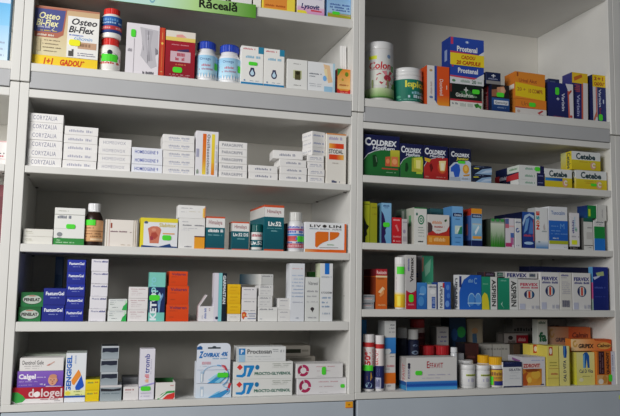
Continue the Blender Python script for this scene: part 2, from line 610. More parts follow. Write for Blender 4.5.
# main shelf of the top cabinet
box('large cream twin carton with purple and white panels and a yellow foot band', ZU, 31.6, 98.6, 8.4, 'dcc9a0',
    [g(0, 0, 1, .82, 'cfae86', 'e2d8b0', 'v'), p('b77b63', (0, 0), (1, 0), (1, .03), (0, .03)), p('b46a55', (0, .02), (.49, .02), (.45, .46), (.36, .52), (.01, .52)),
     p('4e5590', (.0, .045), (.47, .045), (.43, .39), (.35, .43), (.0, .43)), t('Osteo', .07, .1, .385, .215, 'f6f0b4', .02, 0, .25), t('Bi-Flex', .03, .225, .37, .335, 'f6f0b4', .02, 0, .25),
     d(.05, .335, .24, .365, 'c9c8dc', 12), t('2', .26, .32, .31, .4, 'e8e0c8', 0, 0, .3), d(.1, .4, .35, .42, 'e0c060', 15), d(.04, .47, .32, .5, 'f0e0d0', 12),
     d(.16, .56, .4, .575, '8a7a66', 16), d(.14, .62, .38, .635, '8a7a66', 16), d(.14, .68, .42, .695, '8a7a66', 16), d(.16, .74, .36, .755, '8a7a66', 14), r(.05, .55, .11, .76, 'c8b890'),
     r(.51, .12, 1, .82, 'efeeea'), t('Osteo', .57, .15, .97, .265, '282830', .025, 0, .25), t('Bi-Flex', .53, .285, .93, .4, '282830', .025, 0, .25),
     d(.54, .43, .76, .45, '5a78c8', 16), t('Glicmin', .62, .46, .9, .52, '6aa2dc', .0, 0, .3), r(.68, .55, .97, .66, 'c8a184'), d(.72, .575, .88, .625, '8a6a50', 9),
     d(.68, .73, .93, .745, '8a8aa0', 16), d(.68, .765, .96, .78, '8a8aa0', 18), d(.54, .68, .62, .8, '55524e', 4),
     r(0, .83, 1, 1, 'f4d02a'), t('1+1', .17, .865, .32, .975, 'cf4a1c', .05, 0, .2), t('GADOU*', .42, .865, .8, .975, 'cf4a1c', .05, 0, .2)],
    dep=.075, T=[r(0, 0, 1, 1, 'c28a5c')], st=(.63, .57, .2, .12, 'f2ee22'))
pill = lambda cap, body='f0efea': [('bottle_body', [(.9, 0, body), (.98, .015, body), (1, .03, body), (1, .66, body), (.95, .74, body), (.84, .79, body), (.8, .8, body)], body, False),
                                   ('cap', [(.78, .785, cap), (.8, .79, cap), (.8, .985, cap), (.74, 1, cap)], cap, True)]
lowb = lathe_thing('white pill bottle with red cap and orange label, standing under another bottle', ZU, 99, 120.8, 37, pill('d8302a'),
    deco=(.3, .9, 'f0efea', [e(.5, .5, .42, .34, 'e2572e'), d(.15, .66, .85, .76, 'd0402a', 9), e(.5, .22, .08, .12, '2a2c3a'), e(.5, .42, .3, .2, '2c3450'), r(.2, .34, .42, .4, 'e8a04a')], 1.0), st=(.5, .48, .5, .34), Y=.016)
lathe_thing('blue labelled pill bottle with red cap, stacked on the orange labelled one', top(lowb), 101.6, 122, 7, pill('d8302a'),
    deco=(.3, .84, '1d4f9a', [g(0, 0, 1, .5, '2a6ab8', '1c468e'), d(.1, .12, .8, .28, '6aa0d8', 7), d(.14, .34, .9, .44, 'a8c8e8', 10), r(0, .58, 1, .82, 'c03a3a'), d(.1, .63, .9, .76, 'e8a0a0', 8), r(0, .82, 1, 1, '243a78')], 1.0), Y=.018)
box('light grey carton showing a sketched back, left of a slim red carton', ZU, 125.9, 158.9, 24, 'e4e0e4',
    [r(0, 0, 1, 1, 'e6e1e6'), p('c3c0c6', (.4, .06), (.97, .1), (.97, .5), (.9, .62), (.96, .8), (.78, .86), (.6, .74), (.44, .62), (.5, .4)), p('b4b1b8', (.55, .1), (.8, .12), (.74, .4), (.82, .7), (.66, .72), (.6, .45)), p('cfccd2', (.62, .2), (.7, .2), (.68, .6), (.64, .6)), p('9a979e', (.66, .12), (.68, .3), (.64, .3)), p('9a979e', (.7, .5), (.73, .72), (.69, .7)), p('aaa7ae', (.46, .3), (.54, .5), (.52, .52)),
     r(.23, .3, .245, .98, 'b8b4ba'), d(.05, .5, .18, .56, 'b0acb4', 4), r(.655, .12, .665, .75, '8f8c94'), p('8a868e', (.88, .44), (.96, .48), (.97, .56), (.9, .58)), d(.52, .92, .86, .97, '77747c', 9)],
    dep=.02, st=(.2, .2, .16, .17))
box('slim red carton with gold specks, standing between grey and crimson cartons', ZU, 159, 164.9, 27.6, 'c23b26',
    [r(.35, 0, .65, 1, 'cf5230'), e(.5, .32, .2, .025, 'f0c860'), r(.42, .1, .58, .24, 'e08a50'), r(.42, .4, .58, .8, 'd86a3c'), d(.3, .88, .7, .9, 'e8b070', 3)], dep=.1)
box('crimson carton with cream top, yellow stripe and grey name label', ZU, 165.2, 195, 31.4, 'a01828',
    [r(0, 0, 1, .13, 'e6ded2'), p('e8a09a', (.35, .08), (.55, .06), (.7, .12), (.35, .14)), r(0, .13, 1, .21, 'e8cf6e'), g(0, .22, 1, 1, 'a41a2c', '8e1424'), d(.2, .28, .78, .3, 'd89098', 14), p('40305e', (.4, .4), (.78, .36), (.8, .42), (.4, .44)), r(.17, .43, .85, .65, 'd2b4be'), d(.32, .46, .66, .53, 'b42a44', 5), d(.34, .55, .64, .62, 'b42a44', 5), d(.35, .69, .7, .72, 'd87a50', 12), d(.15, .91, .85, .93, 'c89098', 14), d(.2, .95, .8, .97, 'c89098', 14)],
    dep=.05, st=(.42, .82, .36, .13))
for k, (x0, x1, yt, lab) in enumerate(((195.2, 217.6, 40, 'white pill bottle with blue cap standing against the crimson carton'), (217.9, 240.8, 43.4, 'white pill bottle with blue cap standing against the white drop cartons'))):
    lathe_thing(lab, ZU, x0, x1, yt, [('bottle_body', [(.9, 0), (.97, .015), (1, .03), (1, .6), (.96, .67), (.84, .73), (.74, .76), (.74, .83)], 'eeeef0', False), ('cap', [(.8, .82), (.83, .83), (.83, .975), (.78, 1)], '2847b8', True)],
        deco=(.36, .9, 'a8d4ee', [g(0, 0, 1, .8, '9acbea', 'bfe2f4'), t('Omega', .3, .1, .62, .26, '3a5690', .0), d(.36, .4, .62, .5, 'c07a90', 5), d(.28, .58, .72, .66, 'b090a8', 9)] + [p('eeeef0', (.02 + i * .083, 1), (.062 + i * .083, .74 + .1 * (i % 3) / 2), (.1 + i * .083, 1)) for i in range(11)], 1.0), st=(.82, .46, .14, .3), group='white bottles with blue caps')
drop = [d(.08, .05, .62, .09, 'd06a78', 8), r(.76, 0, 1, .17, '2a86a8'), d(.2, .24, .85, .3, '8ac0dc', 9), e(.5, .68, .14, .09, '3a3a5c'), p('3a3a5c', (.38, .66), (.43, .54), (.57, .54), (.62, .66)), e(.5, .68, .085, .055, 'c4e2f4'), p('c4e2f4', (.42, .67), (.5, .58), (.58, .67)), r(.0, .915, 1, 1, '1f84bc'), e(.16, .87, .035, .022, '7a92b8'), d(.4, .86, .8, .88, 'b0b8c4', 8)]
box('white carton with dark drop emblem and green price tag, blue base', ZU, 241, 263.5, 46.4, W, drop, dep=.05, st=(.52, .44, .44, .1))
box('white carton with dark drop emblem and no price tag, blue base', ZU, 263.8, 284.4, 49.2, W, drop, dep=.05, R=[r(0, 0, 1, .17, '2a86a8')])
box('flat white carton with a small dark photo, leaning beside the blue figure carton', ZU, 287, 307.4, 59.5, 'e9e9e6', [d(.3, .13, .66, .16, '9a9a98', 8), r(.3, .35, .72, .62, 'c8cca0'), r(.38, .37, .66, .66, '565236'), e(.52, .44, .1, .06, '2e2a18'), d(.32, .82, .7, .85, 'a8a8a4', 8), r(.98, 0, 1, 1, 'c4c4c0')], dep=.018)
box('white carton with peach figure and blue edge, next to the leaflets', ZU, 307.8, 335, 62.4, 'e8eaec', [p('ecc79c', (.56, .05), (.8, .08), (.86, .4), (.92, .62), (.75, .66), (.68, .4)), p('f2e0b0', (.58, .22), (.7, .2), (.74, .5), (.66, .52)), d(.05, .38, .5, .42, '5a6070', 8), d(.05, .47, .3, .5, '8a8f98', 6), e(.62, .52, .07, .09, '7ab6ee'), d(.04, .72, .5, .74, 'b0b4ba', 12), d(.04, .79, .5, .81, 'b0b4ba', 12), r(.6, .78, .9, 1, '9cc8e4'), r(.92, 0, 1, 1, 'b4d6e6')], dep=.02)
lf = box('folded white leaflets standing upright behind the small orange carton', ZU, 341.5, 348.4, 46, 'f0efed', [r(.3, 0, .34, 1, 'c8c6c4'), r(.62, .0, .66, 1, 'd4d2d0')], Y=.037, dep=.008, name='leaflet', cat='leaflet', lean=-.03)
box('small orange and red carton with green corner by the middle post', ZU, 337.3, 352.6, 69.2, 'e89a3a', [g(0, 0, 1, .78, 'e58c2e', 'f0c87c'), p('3a8c3a', (0, 0), (.42, 0), (.25, .1), (.08, .25), (0, .3)), e(.72, .2, .14, .09, '6a8a20'), e(.4, .42, .08, .05, 'b0a030'), d(.15, .6, .85, .66, 'b86030', 8), p('d02a2a', (0, .78), (.25, .86), (.5, .84), (.8, .86), (1, .78), (1, 1), (0, 1)), d(.2, .9, .8, .93, 'f0a090', 9)], L=[r(0, 0, 1, 1, '8a2418')], dep=.022, Y=.012)

# ------------------------------------------------------------------ left bay, first shelf: flat white homeopathic cartons
GR = 'flat white remedy cartons on the highest open shelf'
PALE = 'eceae8'
stack(6, 'flat white carton with spaced grey capitals', 'against the left panel', Z1, 27.4, 62.8, 113.8, PALE, [t('CORYZALIA', .13, .22, .82, .72, '7c7c98', .0, sp=1.1)], dep=.07, dx=[-.0004, -.0006, -.0004, -.0002, .0005, 0], dr=[0, .002, 0, 0, .003, .002], group=GR)
stack(5, 'flat white carton', 'second from the left panel', Z1, 63.6, 97.6, 126.8, PALE, [d(.13, .38, .82, .68, 'b0b0c0', 10)], dep=.07, group=GR)
stack(4, 'flat white carton with thin capitals', 'third from the left panel', Z1, 98.2, 131, 138.8, PALE, [t('HOMEOVOX', .13, .3, .82, .7, '9c9cae', -.002, sp=1.1)], dep=.07, dx=[.0005, 0, 0, -.0005], group=GR)
stack(3, 'flat white carton with blue capitals', 'mid shelf', Z1, 131.6, 162.6, 147.8, 'e9ebf2', [t('HOMEOGENE 9', .1, .32, .86, .74, '4a5cb0', .015, sp=1.05)], dep=.07, group=GR)
stack(5, 'flat white carton', 'left of the orange striped carton', Z1, 163, 194.8, 135, PALE, [d(.18, .3, .84, .52, 'aeb0c0', 12), d(.2, .62, .84, .74, 'c0c4d8', 16)], dep=.07, dx=[-.002, -.0015, 0, .0005, .0005], group=GR)
box('upright white carton with two orange to yellow stripes and vertical lettering', Z1, 195.6, 218.2, 131.2, 'e8e6ea', [g(.3, .06, .46, .62, 'e0641e', 'e28a2a'), g(.3, .62, .46, .96, 'e28a2a', 'f0d84a'), g(.7, .06, .84, .7, 'f0dc3c', 'ecc42e'), g(.7, .7, .84, .96, 'ecb22e', 'e4781e'), t('Oscillococcinum', .5, .07, .63, .95, '3c3c48', .015, -90, sp=1.1), r(.02, .4, .14, .58, 'a8a8c0'), d(.04, .85, .14, .95, 'a0b0a0', 3), d(.88, .3, .95, .85, 'c4c8d0', 14, 90)], dep=.04)
stack(5, 'flat white carton', 'right of the orange striped carton', Z1, 218.9, 247.2, 142, PALE, [t('PARAGRIPPE', .1, .28, .84, .7, '6c6e80', .005, sp=1.05)], dep=.065, dx=[-.0005, -.0005, 0, .001, .001], group=GR)
stack(2, 'flat white carton', "as the shelf's lowest pile", Z1, 248.6, 277.8, 165.5, PALE, [d(.22, .36, .78, .64, '8e90a2', 8)], dep=.065, group=GR)
a = stack(3, 'flat white carton', 'under a shifted carton', Z1, 279.6, 306.8, 159.6, PALE, [d(.25, .35, .8, .62, '9c9eae', 9)], dep=.065, group=GR)
box('flat white carton shifted left on top of three stacked white cartons', top(a[0]), 273, 302.8, 150.7, PALE, [d(.22, .38, .75, .66, '9a9cac', 9)], dep=.06, rz=-.07, group=GR)
a = stack(4, 'small white carton', 'left of the orange barred carton', Z1, 308, 324.4, 155.2, PALE, [d(.15, .3, .85, .48, 'a8aabc', 9), d(.12, .58, .88, .7, 'c0c2cc', 10)], dep=.055, dx=[-.0015, -.001, .001, .001], group=GR)
stack(3, 'small white carton, turned askew', 'on four others', top(a[0]), 311.6, 326.4, 131.6, PALE, [d(.1, .4, .9, .62, '9aa2c4', 9)], L=[d(.1, .4, .9, .6, 'c4c4cc', 12)], Y=.017, dep=.055, dr=[.26, .24, .27], dx=[-.0012, -.001, -.0012], group=GR)
box('tall cream carton with two orange bars, beside the middle post', Z1, 326.2, 346.2, 133.6, 'e8e4dc', [r(0, 0, 1, .03, 'd8935a'), d(.12, .07, .8, .13, 'b0a8c8', 9), g(.13, .2, .5, .3, 'f0b040', 'e04a18', 'h'), r(.5, .2, .87, .3, 'df4418'), t('STODAL', .12, .32, .84, .4, '4a4440', .012), g(.5, .42, .87, .52, 'e04a18', 'f0b850', 'h'), r(.13, .42, .5, .52, 'df4418'), d(.3, .58, .6, .6, 'c0b8b0', 8), d(.28, .93, .68, .975, '48507a', 5)], T=[r(0, 0, 1, 1, 'd0703a')], dep=.045)

# ------------------------------------------------------------------ left bay, second shelf
stack(2, 'flat white carton with small corner print', 'beside the left panel', Z2, 22.8, 53, 229, 'e2e0d8', [d(.08, .3, .3, .42, 'b0ae9c', 6), d(.08, .55, .34, .62, 'c0bea8', 7)], dep=.07, dx=[0, -.0005])
box('white carton with green foot band and green tag, left of the brown bottle', Z2, 54, 84.7, 208, 'e8e8e4', [r(0, .175, 1, .19, '8e8e88'), d(.12, .07, .45, .1, 'b8b8b0', 8), d(.1, .21, .56, .29, '6a7080', 8), r(0, .56, .6, .565, 'a0a0a0'), e(.19, .72, .09, .06, '888c90'), d(.12, .8, .28, .83, '8c9090', 5), r(0, .82, 1, 1, '2f8a3c'), d(.08, .86, .24, .89, 'b8dcb8', 6), d(.08, .92, .72, .95, 'b8dcb8', 16)], dep=.055, st=(.54, .5, .34, .14), name='medicine_box')
lathe_thing('brown glass syrup bottle with white cap and peach label', Z2, 85, 103.6, 203, [('bottle_body', [(.92, 0), (.98, .015), (1, .03), (1, .6), (.93, .68), (.75, .76), (.62, .8), (.6, .83)], '2a1a14', False), ('cap', [(.64, .8), (.68, .81), (.68, .985), (.64, 1)], 'e6e6e8', True)],
    deco=(.4, .9, 'd9a878', [d(.1, .34, .5, .4, '8a5a38', 8), r(0, .5, 1, .53, '8a5a38'), d(.1, .62, .8, .66, '8a5a38', 10), d(.1, .74, .85, .78, '8a5a38', 11), r(.4, .86, .9, .95, 'eecfa8')], 1.0), st=(.3, .12, .5, .26), name='syrup_bottle')
box('cream carton with thin brown side lines right of the brown bottle', Z2, 105, 137.3, 219.8, 'e9e2da', [r(.05, 0, .062, 1, 'a08a60'), r(.13, 0, .14, 1, 'b0584a'), r(.16, .13, .21, .32, '9a4632'), d(.16, .42, .68, .47, '8a6a74', 14), d(.74, .45, .82, .48, 'a08a84', 3), r(.88, 0, .89, 1, '8a7a4a'), r(.94, 0, .955, 1, 'a08a60'), d(.5, .92, .8, .95, 'c0b0a0', 8)], dep=.06)
box('yellow edged white carton picturing a torso, with a green tag', Z2, 140, 177.6, 218.2, 'e6e8ec', [r(0, 0, .09, 1, 'e8d82c'), r(0, 0, 1, .14, 'e4d434'), e(.15, .16, .05, .05, '50607a'), r(.1, .2, 1, .94, 'e6e8ec'), p('cf7a62', (.2, .36), (.28, .3), (.34, .28), (.46, .28), (.52, .32), (.56, .4), (.52, .62), (.5, .86), (.26, .86), (.24, .62)), p('b04a3c', (.3, .5), (.42, .48), (.48, .6), (.4, .72), (.28, .66)), e(.36, .4, .06, .05, 'e09a80'), p('a03848', (.26, .62), (.34, .64), (.36, .74), (.28, .76)), t('Slabitox', .5, .17, .95, .3, 'd2bc3a', .01), r(.6, .5, .92, .54, 'e0a060'), p('1c3f78', (.04, .93), (.5, .97), (.8, .86), (.84, .95), (1, .96), (1, 1), (.04, 1))], L=[r(0, 0, 1, 1, 'ccb820')], dep=.06, st=(.71, .66, .27, .2))
a = box('white carton with orange corner panel, under a smaller white carton', Z2, 178.6, 204.9, 218.5, 'e9e8e6', [d(.12, .1, .35, .13, 'b0b0b8', 6), d(.1, .21, .5, .25, '72727c', 8), d(.6, .21, .95, .25, '72727c', 6), d(.1, .32, .7, .34, 'b8b8c0', 16), d(.1, .38, .4, .4, 'b8b8c0', 9), r(.6, .58, 1, .62, '5a2a20'), r(.6, .62, 1, 1, 'eaa02a'), d(.15, .92, .52, .96, '8a8a92', 7)], dep=.05)
box('white carton with an orange end strip lying on a white and orange carton', top(a), 178.2, 205.6, 205.4, 'ebeae8', [d(.1, .2, .52, .26, 'a0a0a8', 10), d(.1, .5, .3, .55, 'c0c0c4', 5), d(.4, .46, .8, .5, 'd0c8b0', 9), r(.9, .2, .97, .92, 'f0c860'), r(.96, .1, 1, .95, 'd8813a')], dep=.05)
TEAL, TEAL2 = '0f6270', '0c5260'
def herb(lines, ptop=.09, pbot=.34): return [r(0, 0, 1, .05, 'd2552e'), r(0, .05, 1, pbot, 'eae8e6'), t('Himalaya', .14, ptop + .02, .86, pbot - .06, '9a5a62', .01), g(0, pbot, 1, .965, TEAL, TEAL2)] + lines + [r(0, .965, 1, 1, 'd2552e')]
box('teal and white carton with orange top edge, left of the shorter teal one', Z2, 205.7, 224.8, 216.6, TEAL, herb([d(.12, .39, .92, .48, 'f2f4f4', 9), d(.12, .55, .85, .585, '7ab0b8', 14)]), L=[r(0, 0, 1, .05, 'd2552e'), r(0, .05, 1, .34, 'dad8d4')], dep=.045)
box('shorter teal and white carton between two teal cartons', Z2, 231.9, 249, 221.8, TEAL, herb([t('Liv.52 DS', .06, .4, .96, .52, 'f2f4f4', .03), d(.3, .58, .75, .63, '7ab0b8', 6)]), L=[r(0, 0, 1, .05, 'd2552e'), r(0, .05, 1, .34, 'cfcac4')], dep=.05)
lathe_thing('small bottle with teal cap and white band, between two teal cartons', Z2, 250.4, 262.4, 224, [('bottle_body', [(.92, 0), (1, .02), (1, .64), (.95, .7)], TEAL, False), ('cap', [(.95, .7), (.99, .71), (.99, .96), (.93, 1)], '0d5a5a', True)],
    deco=(.31, .97, TEAL, [r(0, 0, 1, .44, 'e6e4e2'), d(.22, .1, .8, .26, 'b04a58', 6), t('Liv.52', .16, .5, .82, .72, 'f2f4f4', .03), r(0, .86, 1, 1, 'dddbd8')], 1.0))
box('tall teal and white carton with a long side, left of the pill bottle', Z2, 264, 284, 205.2, TEAL, herb([t('Liv.52', .2, .36, .86, .46, 'f2f4f4', .045), d(.14, .5, .9, .515, '7ab0b8', 14), d(.3, .55, .75, .58, '7ab0b8', 9)], .08, .26), L=[r(0, 0, 1, .04, 'd2552e'), r(0, .04, 1, .26, 'dad8d4')], T=[r(0, 0, 1, 1, 'd2552e')], dep=.16, Y=.012, rz=.04)
box('dark navy carton edge standing behind the white capped bottle', Z2, 285.5, 304, 223.6, '22304e', [r(0, .8, .4, .96, '7a2438')], Y=.075, dep=.04)
lathe_thing('white pill bottle with multicoloured label and green tag', Z2, 287.6, 303, 211.8, [('bottle_body', [(.93, 0), (1, .02), (1, .66), (.94, .73), (.8, .78)], 'e4e4e6', False), ('cap', [(.8, .78), (.84, .79), (.84, .98), (.78, 1)], 'd6d6d2', True)],
    deco=(.35, .94, 'd6d8e4', [d(.1, .02, .9, .1, '5a6ac8', 9), r(.05, .12, .95, .2, 'c05a88'), d(.1, .22, .9, .3, '3a5ac0', 8), r(0, .34, 1, .42, '4a90d0'), g(.05, .44, .55, .66, 'c03a4a', 'd0645a'), r(.5, .5, 1, .6, '5a7ad0'), d(.1, .68, .9, .74, '4a6ab8', 9), r(.05, .76, .95, .94, 'c05060'), d(.1, .8, .9, .9, 'e0b0b4', 6)], 1.0), st=(.75, .56, .36, .24))
box('wide white and orange carton picturing an orange liver, beside the middle post', Z2, 304.9, 346.4, 222.6, 'eceef0', [r(.95, .02, 1, 1, 'e0641c'), r(0, .9, 1, 1, 'e0641c'), g(0, .9, .3, 1, 'e0a468', 'e0641c', 'h'), p('eceef0', (.0, .0), (.95, .02), (.95, .68), (.91, .8), (.84, .88), (.5, .905), (0, .89)), t('LIV', .11, .08, .38, .17, '2e2a28', .04, sp=1.2), e(.465, .125, .05, .05, '2e2a28'), t('LIN', .57, .08, .87, .17, '2e2a28', .04, sp=1.2), d(.1, .2, .58, .24, '98a4b0', 14), t('FORTE', .66, .2, .88, .25, '707880', .01), p('e2701c', (.24, .36), (.3, .31), (.56, .31), (.56, .6), (.42, .68), (.34, .76), (.28, .85), (.24, .8)), p('e2701c', (.59, .31), (.8, .31), (.83, .35), (.8, .45), (.7, .55), (.59, .6)), d(.5, .72, .7, .76, 'a0c0a0', 7), p('6a6a6a', (.34, .84), (.8, .825), (.8, .84), (.34, .855))], dep=.05)

# ------------------------------------------------------------------ left bay, third shelf
GB = [e(.5, .52, .43, .33, '16331e'), e(.5, .5, .42, .31, 'b9c4ba'), t('PENELAT', .14, .4, .86, .62, '2e2428', .045), e(.5, .25, .18, .04, 'b0705c')]
stack(2, 'dark green carton with a pale oval', 'against the left panel', Z3, 18.6, 41.2, 292.2, '1c6b38', [g(0, 0, 1, 1, '17602f', '227a42')] + GB, dep=.06, dx=[.004, 0])
FG = lambda b, s=.03: [g(0, 0, 1, 1, '1c2a8c', '1b2684'), t('FastumGel', .1, .2, .92, .42, 'e8ecf8', b), d(.3, .54, .72, .6, '8c98d8', 9)]
stack(2, 'wide royal blue gel carton', 'right of the green oval cartons', Z3, 42, 64.6, 288.4, '1b2684', FG(.03), dep=.1, dx=[.002, 0])
stack(5, 'small royal blue gel carton', 'in a column', Z3, 66, 84.6, 259.8, '1b2a98', [g(0, 0, 1, 1, '1d30a4', '1a2688')] + FG(.03)[1:], dep=.09, dx=[0, 0, .0005, 0, -.0005], group='small royal blue gel cartons')
stack(5, 'square white carton with a blue name line', 'in a column', Z3, 90.2, 107.4, 259.2, 'e6e4ea', [t('Phenix', .12, .12, .56, .26, '4a5090', .01), d(.6, .13, .96, .26, '2c3688', 4), d(.06, .94, .5, .97, 'c4c0cc', 7)], dep=.06, dx=[0, .001, .001, 0, -.001], group='square white cartons with blue lettering')
stack(2, 'white carton with green wedge', 'beside the white column', Z3, 107.8, 126.6, 299.2, 'e0e4e2', [d(.08, .1, .9, .16, 'a0a8b0', 16), d(.08, .26, .4, .32, 'a8b0b4', 7), d(.08, .42, .3, .5, '90a098', 5), d(.2, .72, .5, .77, '70787c', 6), p('2cae50', (.72, 1), (.8, .62), (1, .3), (1, 1)), p('bfe4c4', (.84, .2), (1, .05), (1, .3), (.9, .4))], dep=.06, dx=[.001, 0])
stack(3, 'white carton with rose print', 'left of the teal carton', Z3, 128, 147.6, 287, 'e6e2e2', [d(.1, .15, .85, .22, 'b88e98', 14), d(.1, .34, .5, .4, 'c0a8ae', 8), d(.1, .52, .7, .57, 'c8b8bc', 11), d(.1, .68, .6, .72, 'ccc0c2', 10)], dep=.06, dx=[.0005, .0005, 0], dr=[-.03, -.03, -.03])
box('upright teal and navy carton with large vertical white lettering and green tag', Z3, 148.8, 165, 272.4, '79c8bc', [r(0, 0, 1, .3, '7fcdc0'), r(0, .3, 1, .82, '17285c'), r(0, .82, 1, 1, '79c8bc'), t('KETO', .08, .42, .5, .98, 'e6eef4', .045, 90), t('pro', .12, .1, .56, .4, '8ad4dc', .02, 90), o(.3, .4, .14, .04, .55, 'b8dce0'), p('6a9ac8', (.55, .6), (.7, .5), (.86, .42), (.9, .48), (.75, .6), (.7, .8), (.62, .8)), p('a8c8e4', (.56, .46), (.66, .4), (.8, .5), (.7, .54)), p('8ab4dc', (.6, .68), (.7, .62), (.68, .82), (.62, .82))], T=[r(0, 0, 1, 1, 'a8c0bc')], dep=.045, st=(.35, .52, .75, .13))
VO = [g(0, 0, 1, 1, 'e04e18', 'd84412'), t('Voltaren', .14, .1, .9, .28, '4a2a5a', .015), d(.12, .36, .5, .4, 'a83a28', 8), d(.12, .72, .34, .76, 'b04420', 5)]
a = box('lowest orange gel carton of three, standing on the shelf', Z3, 166, 188.6, 304.4, 'dc4814', VO, dep=.07)
b = box('middle orange gel carton, between a larger and a smaller one', top(a), 167.4, 188.8, 286, 'dc4814', VO, dep=.07)
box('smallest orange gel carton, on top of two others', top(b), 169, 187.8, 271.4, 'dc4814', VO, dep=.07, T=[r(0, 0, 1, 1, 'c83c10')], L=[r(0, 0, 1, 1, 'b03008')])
a = box('small white carton standing open with its flap raised', Z3, 198.6, 214, 306.4, 'e8e6ea', [d(.36, .12, .5, .82, '7a88c0', 12, 90), d(.66, .12, .74, .3, 'a0788a', 4, 90), d(.2, .5, .26, .85, 'c0c0d0', 6, 90)], dep=.045)
mb = MB(); mb.box(0, 0, 0, .002, .043, .036, 'dcd8dc', .0005)
fl = link('lid_flap', mb.mesh('lid_flap', CARD), a, (-.0195, .001, top(a) - Z3)); fl.rotation_euler = (0, .6, 0)
box('tall upright carton striped white, aqua and navy with vertical white lettering', Z3, 213.8, 226.4, 273, 'dad8e2', [r(0, 0, .34, 1, 'dedae6'), r(.34, 0, .36, 1, 'b0a8c8'), r(.36, 0, .66, 1, '83cdd2'), r(.64, 0, 1, 1, '15202e'), t('GARMASTAN', .7, .05, .94, .64, 'e8ecf0', .03, -90), e(.26, .93, .12, .03, '2a3050')], dep=.035)
YB = [g(0, 0, 1, 1, 'f2c41c', 'e8b414'), d(.2, .25, .85, .34, 'c89410', 7), d(.2, .6, .7, .66, 'd8a418', 8)]
a = box('plain white carton holding up three small yellow cartons', Z3, 227.3, 240.6, 313.9, 'e6e4e0', [d(.2, .35, .7, .45, 'c4c0b8', 6)], dep=.06)
stack(3, 'small yellow carton', 'on one white carton', top(a), 227.5, 240.6, 284.3, 'ecba18', YB, dep=.06, group='small yellow cartons on the third shelf')
a = box('white carton with an orange blot, under a plainer white carton', Z3, 241.4, 256.6, 299, 'e8e6e6', [d(.15, .1, .85, .14, '90909c', 9), d(.1, .5, .9, .54, 'a8a8b0', 9), p('d85a2c', (.02, .62), (.2, .56), (.36, .66), (.3, .72), (.4, .8), (.22, .8), (.14, .92), (.04, .84)), e(.16, .72, .08, .05, 'f0b05a'), r(.44, .64, .96, .68, '8a94b4'), r(.5, .74, .9, .78, '9aa4bc'), r(.4, .86, .95, .89, '808cb0')], dep=.06)
box('plainer white carton on the one with the orange blot', top(a), 242, 257, 287.3, 'e6e4e6', [d(.1, .16, .8, .24, '8a8a96', 9), d(.1, .6, .5, .64, 'c4c4cc', 6)], dep=.06)
a = box('broad white carton carrying three narrower white cartons', Z3, 258.2, 277.8, 307.2, 'e8e8e6', [d(.06, .1, .75, .2, '84848c', 11), r(0, .26, 1, .27, 'c8c8c8'), d(.1, .8, .24, .86, '9090a0', 4)], dep=.06)
b = stack(2, 'narrow white carton with grey heading', 'on the broad white one', top(a), 258.6, 273, 285, 'dddddc', [d(.1, .12, .85, .24, '94949c', 8), d(.1, .5, .8, .56, 'b4b4b8', 9), d(.1, .72, .6, .78, 'b4b4b8', 7)], dep=.06)
box('white carton with a teal far side, on top of the tallest white column', top(b[0]), 260.4, 273.9, 274.2, 'dddedc', [d(.12, .14, .9, .24, '8c8c94', 8), r(.08, .1, .1, 1, 'c0c0c0')], L=[g(0, 0, .7, 1, '2c5a70', 'a0a4a4', 'h'), g(.7, 0, 1, 1, 'a0a4a4', 'dcdcd8', 'h')], dep=.15, rz=.2)
stack(2, 'small square white carton', 'left of the tall white cartons', Z3, 278.4, 290.6, 298.4, 'e4e3e2', [d(.15, .16, .85, .24, 'a0a0aa', 7), d(.15, .6, .6, .66, 'c0c0c6', 6)], dep=.05)
box('tallest plain white carton with faint blue print lines', Z3, 290.2, 304.6, 263.4, 'dfe2e8', [d(.1, .08, .85, .1, 'e0b8b8', 9)] + [d(.1, .2 + .06 * i, .9, .22 + .06 * i, 'b4c4dc', 11) for i in range(7)] + [d(.15, .66, .85, .68, 'c8ccd8', 10), d(.4, .93, .6, .95, 'a0a8b4', 4)], dep=.05)
box('green carton standing behind the medium white carton', Z3, 309, 319, 271.8, '3f8a3c', [r(.2, .1, .8, .3, '5aa050')], Y=.07, dep=.03)
box('medium white carton with grey lines, before a green carton', Z3, 305.2, 319.4, 277.2, 'dcdedc', [t('Vitreol', .2, .1, .9, .18, '6a6a70', .01, 0, .2), d(.1, .3, .9, .34, 'a0a0a6', 10), d(.1, .42, .8, .45, 'b0b0b6', 9), d(.1, .55, .9, .57, 'b0b0b6', 10), e(.5, .72, .13, .04, '3e3a3c'), p('3e3a3c', (.4, .72), (.6, .72), (.52, .8)), d(.2, .9, .8, .93, 'b0b0b6', 8)], dep=.04)
box('tall white carton with a blue square near its top', Z3, 319.8, 332.8, 263.4, 'e4e6e8', [r(.36, 0, .72, .19, '1c74d0'), d(.1, .22, .9, .25, 'b0b8c0', 8), t('ATODERM', .08, .49, .92, .525, '6a6e74', .01), d(.15, .58, .85, .61, '9ab0cc', 9), d(.15, .66, .6, .69, '9ab0cc', 6), d(.15, .73, .75, .76, '9ab0cc', 8), d(.2, .85, .8, .88, 'b4c0d0', 8)], L=[r(0, 0, 1, 1, 'd6dcc0')], dep=.045)
box('blurred blue carton far back in the shadow above the blue gel boxes', Z3, 54, 62, 256.5, '4a6a90', [r(.1, .05, .9, .3, '6a84a4')], Y=.2, dep=.06)

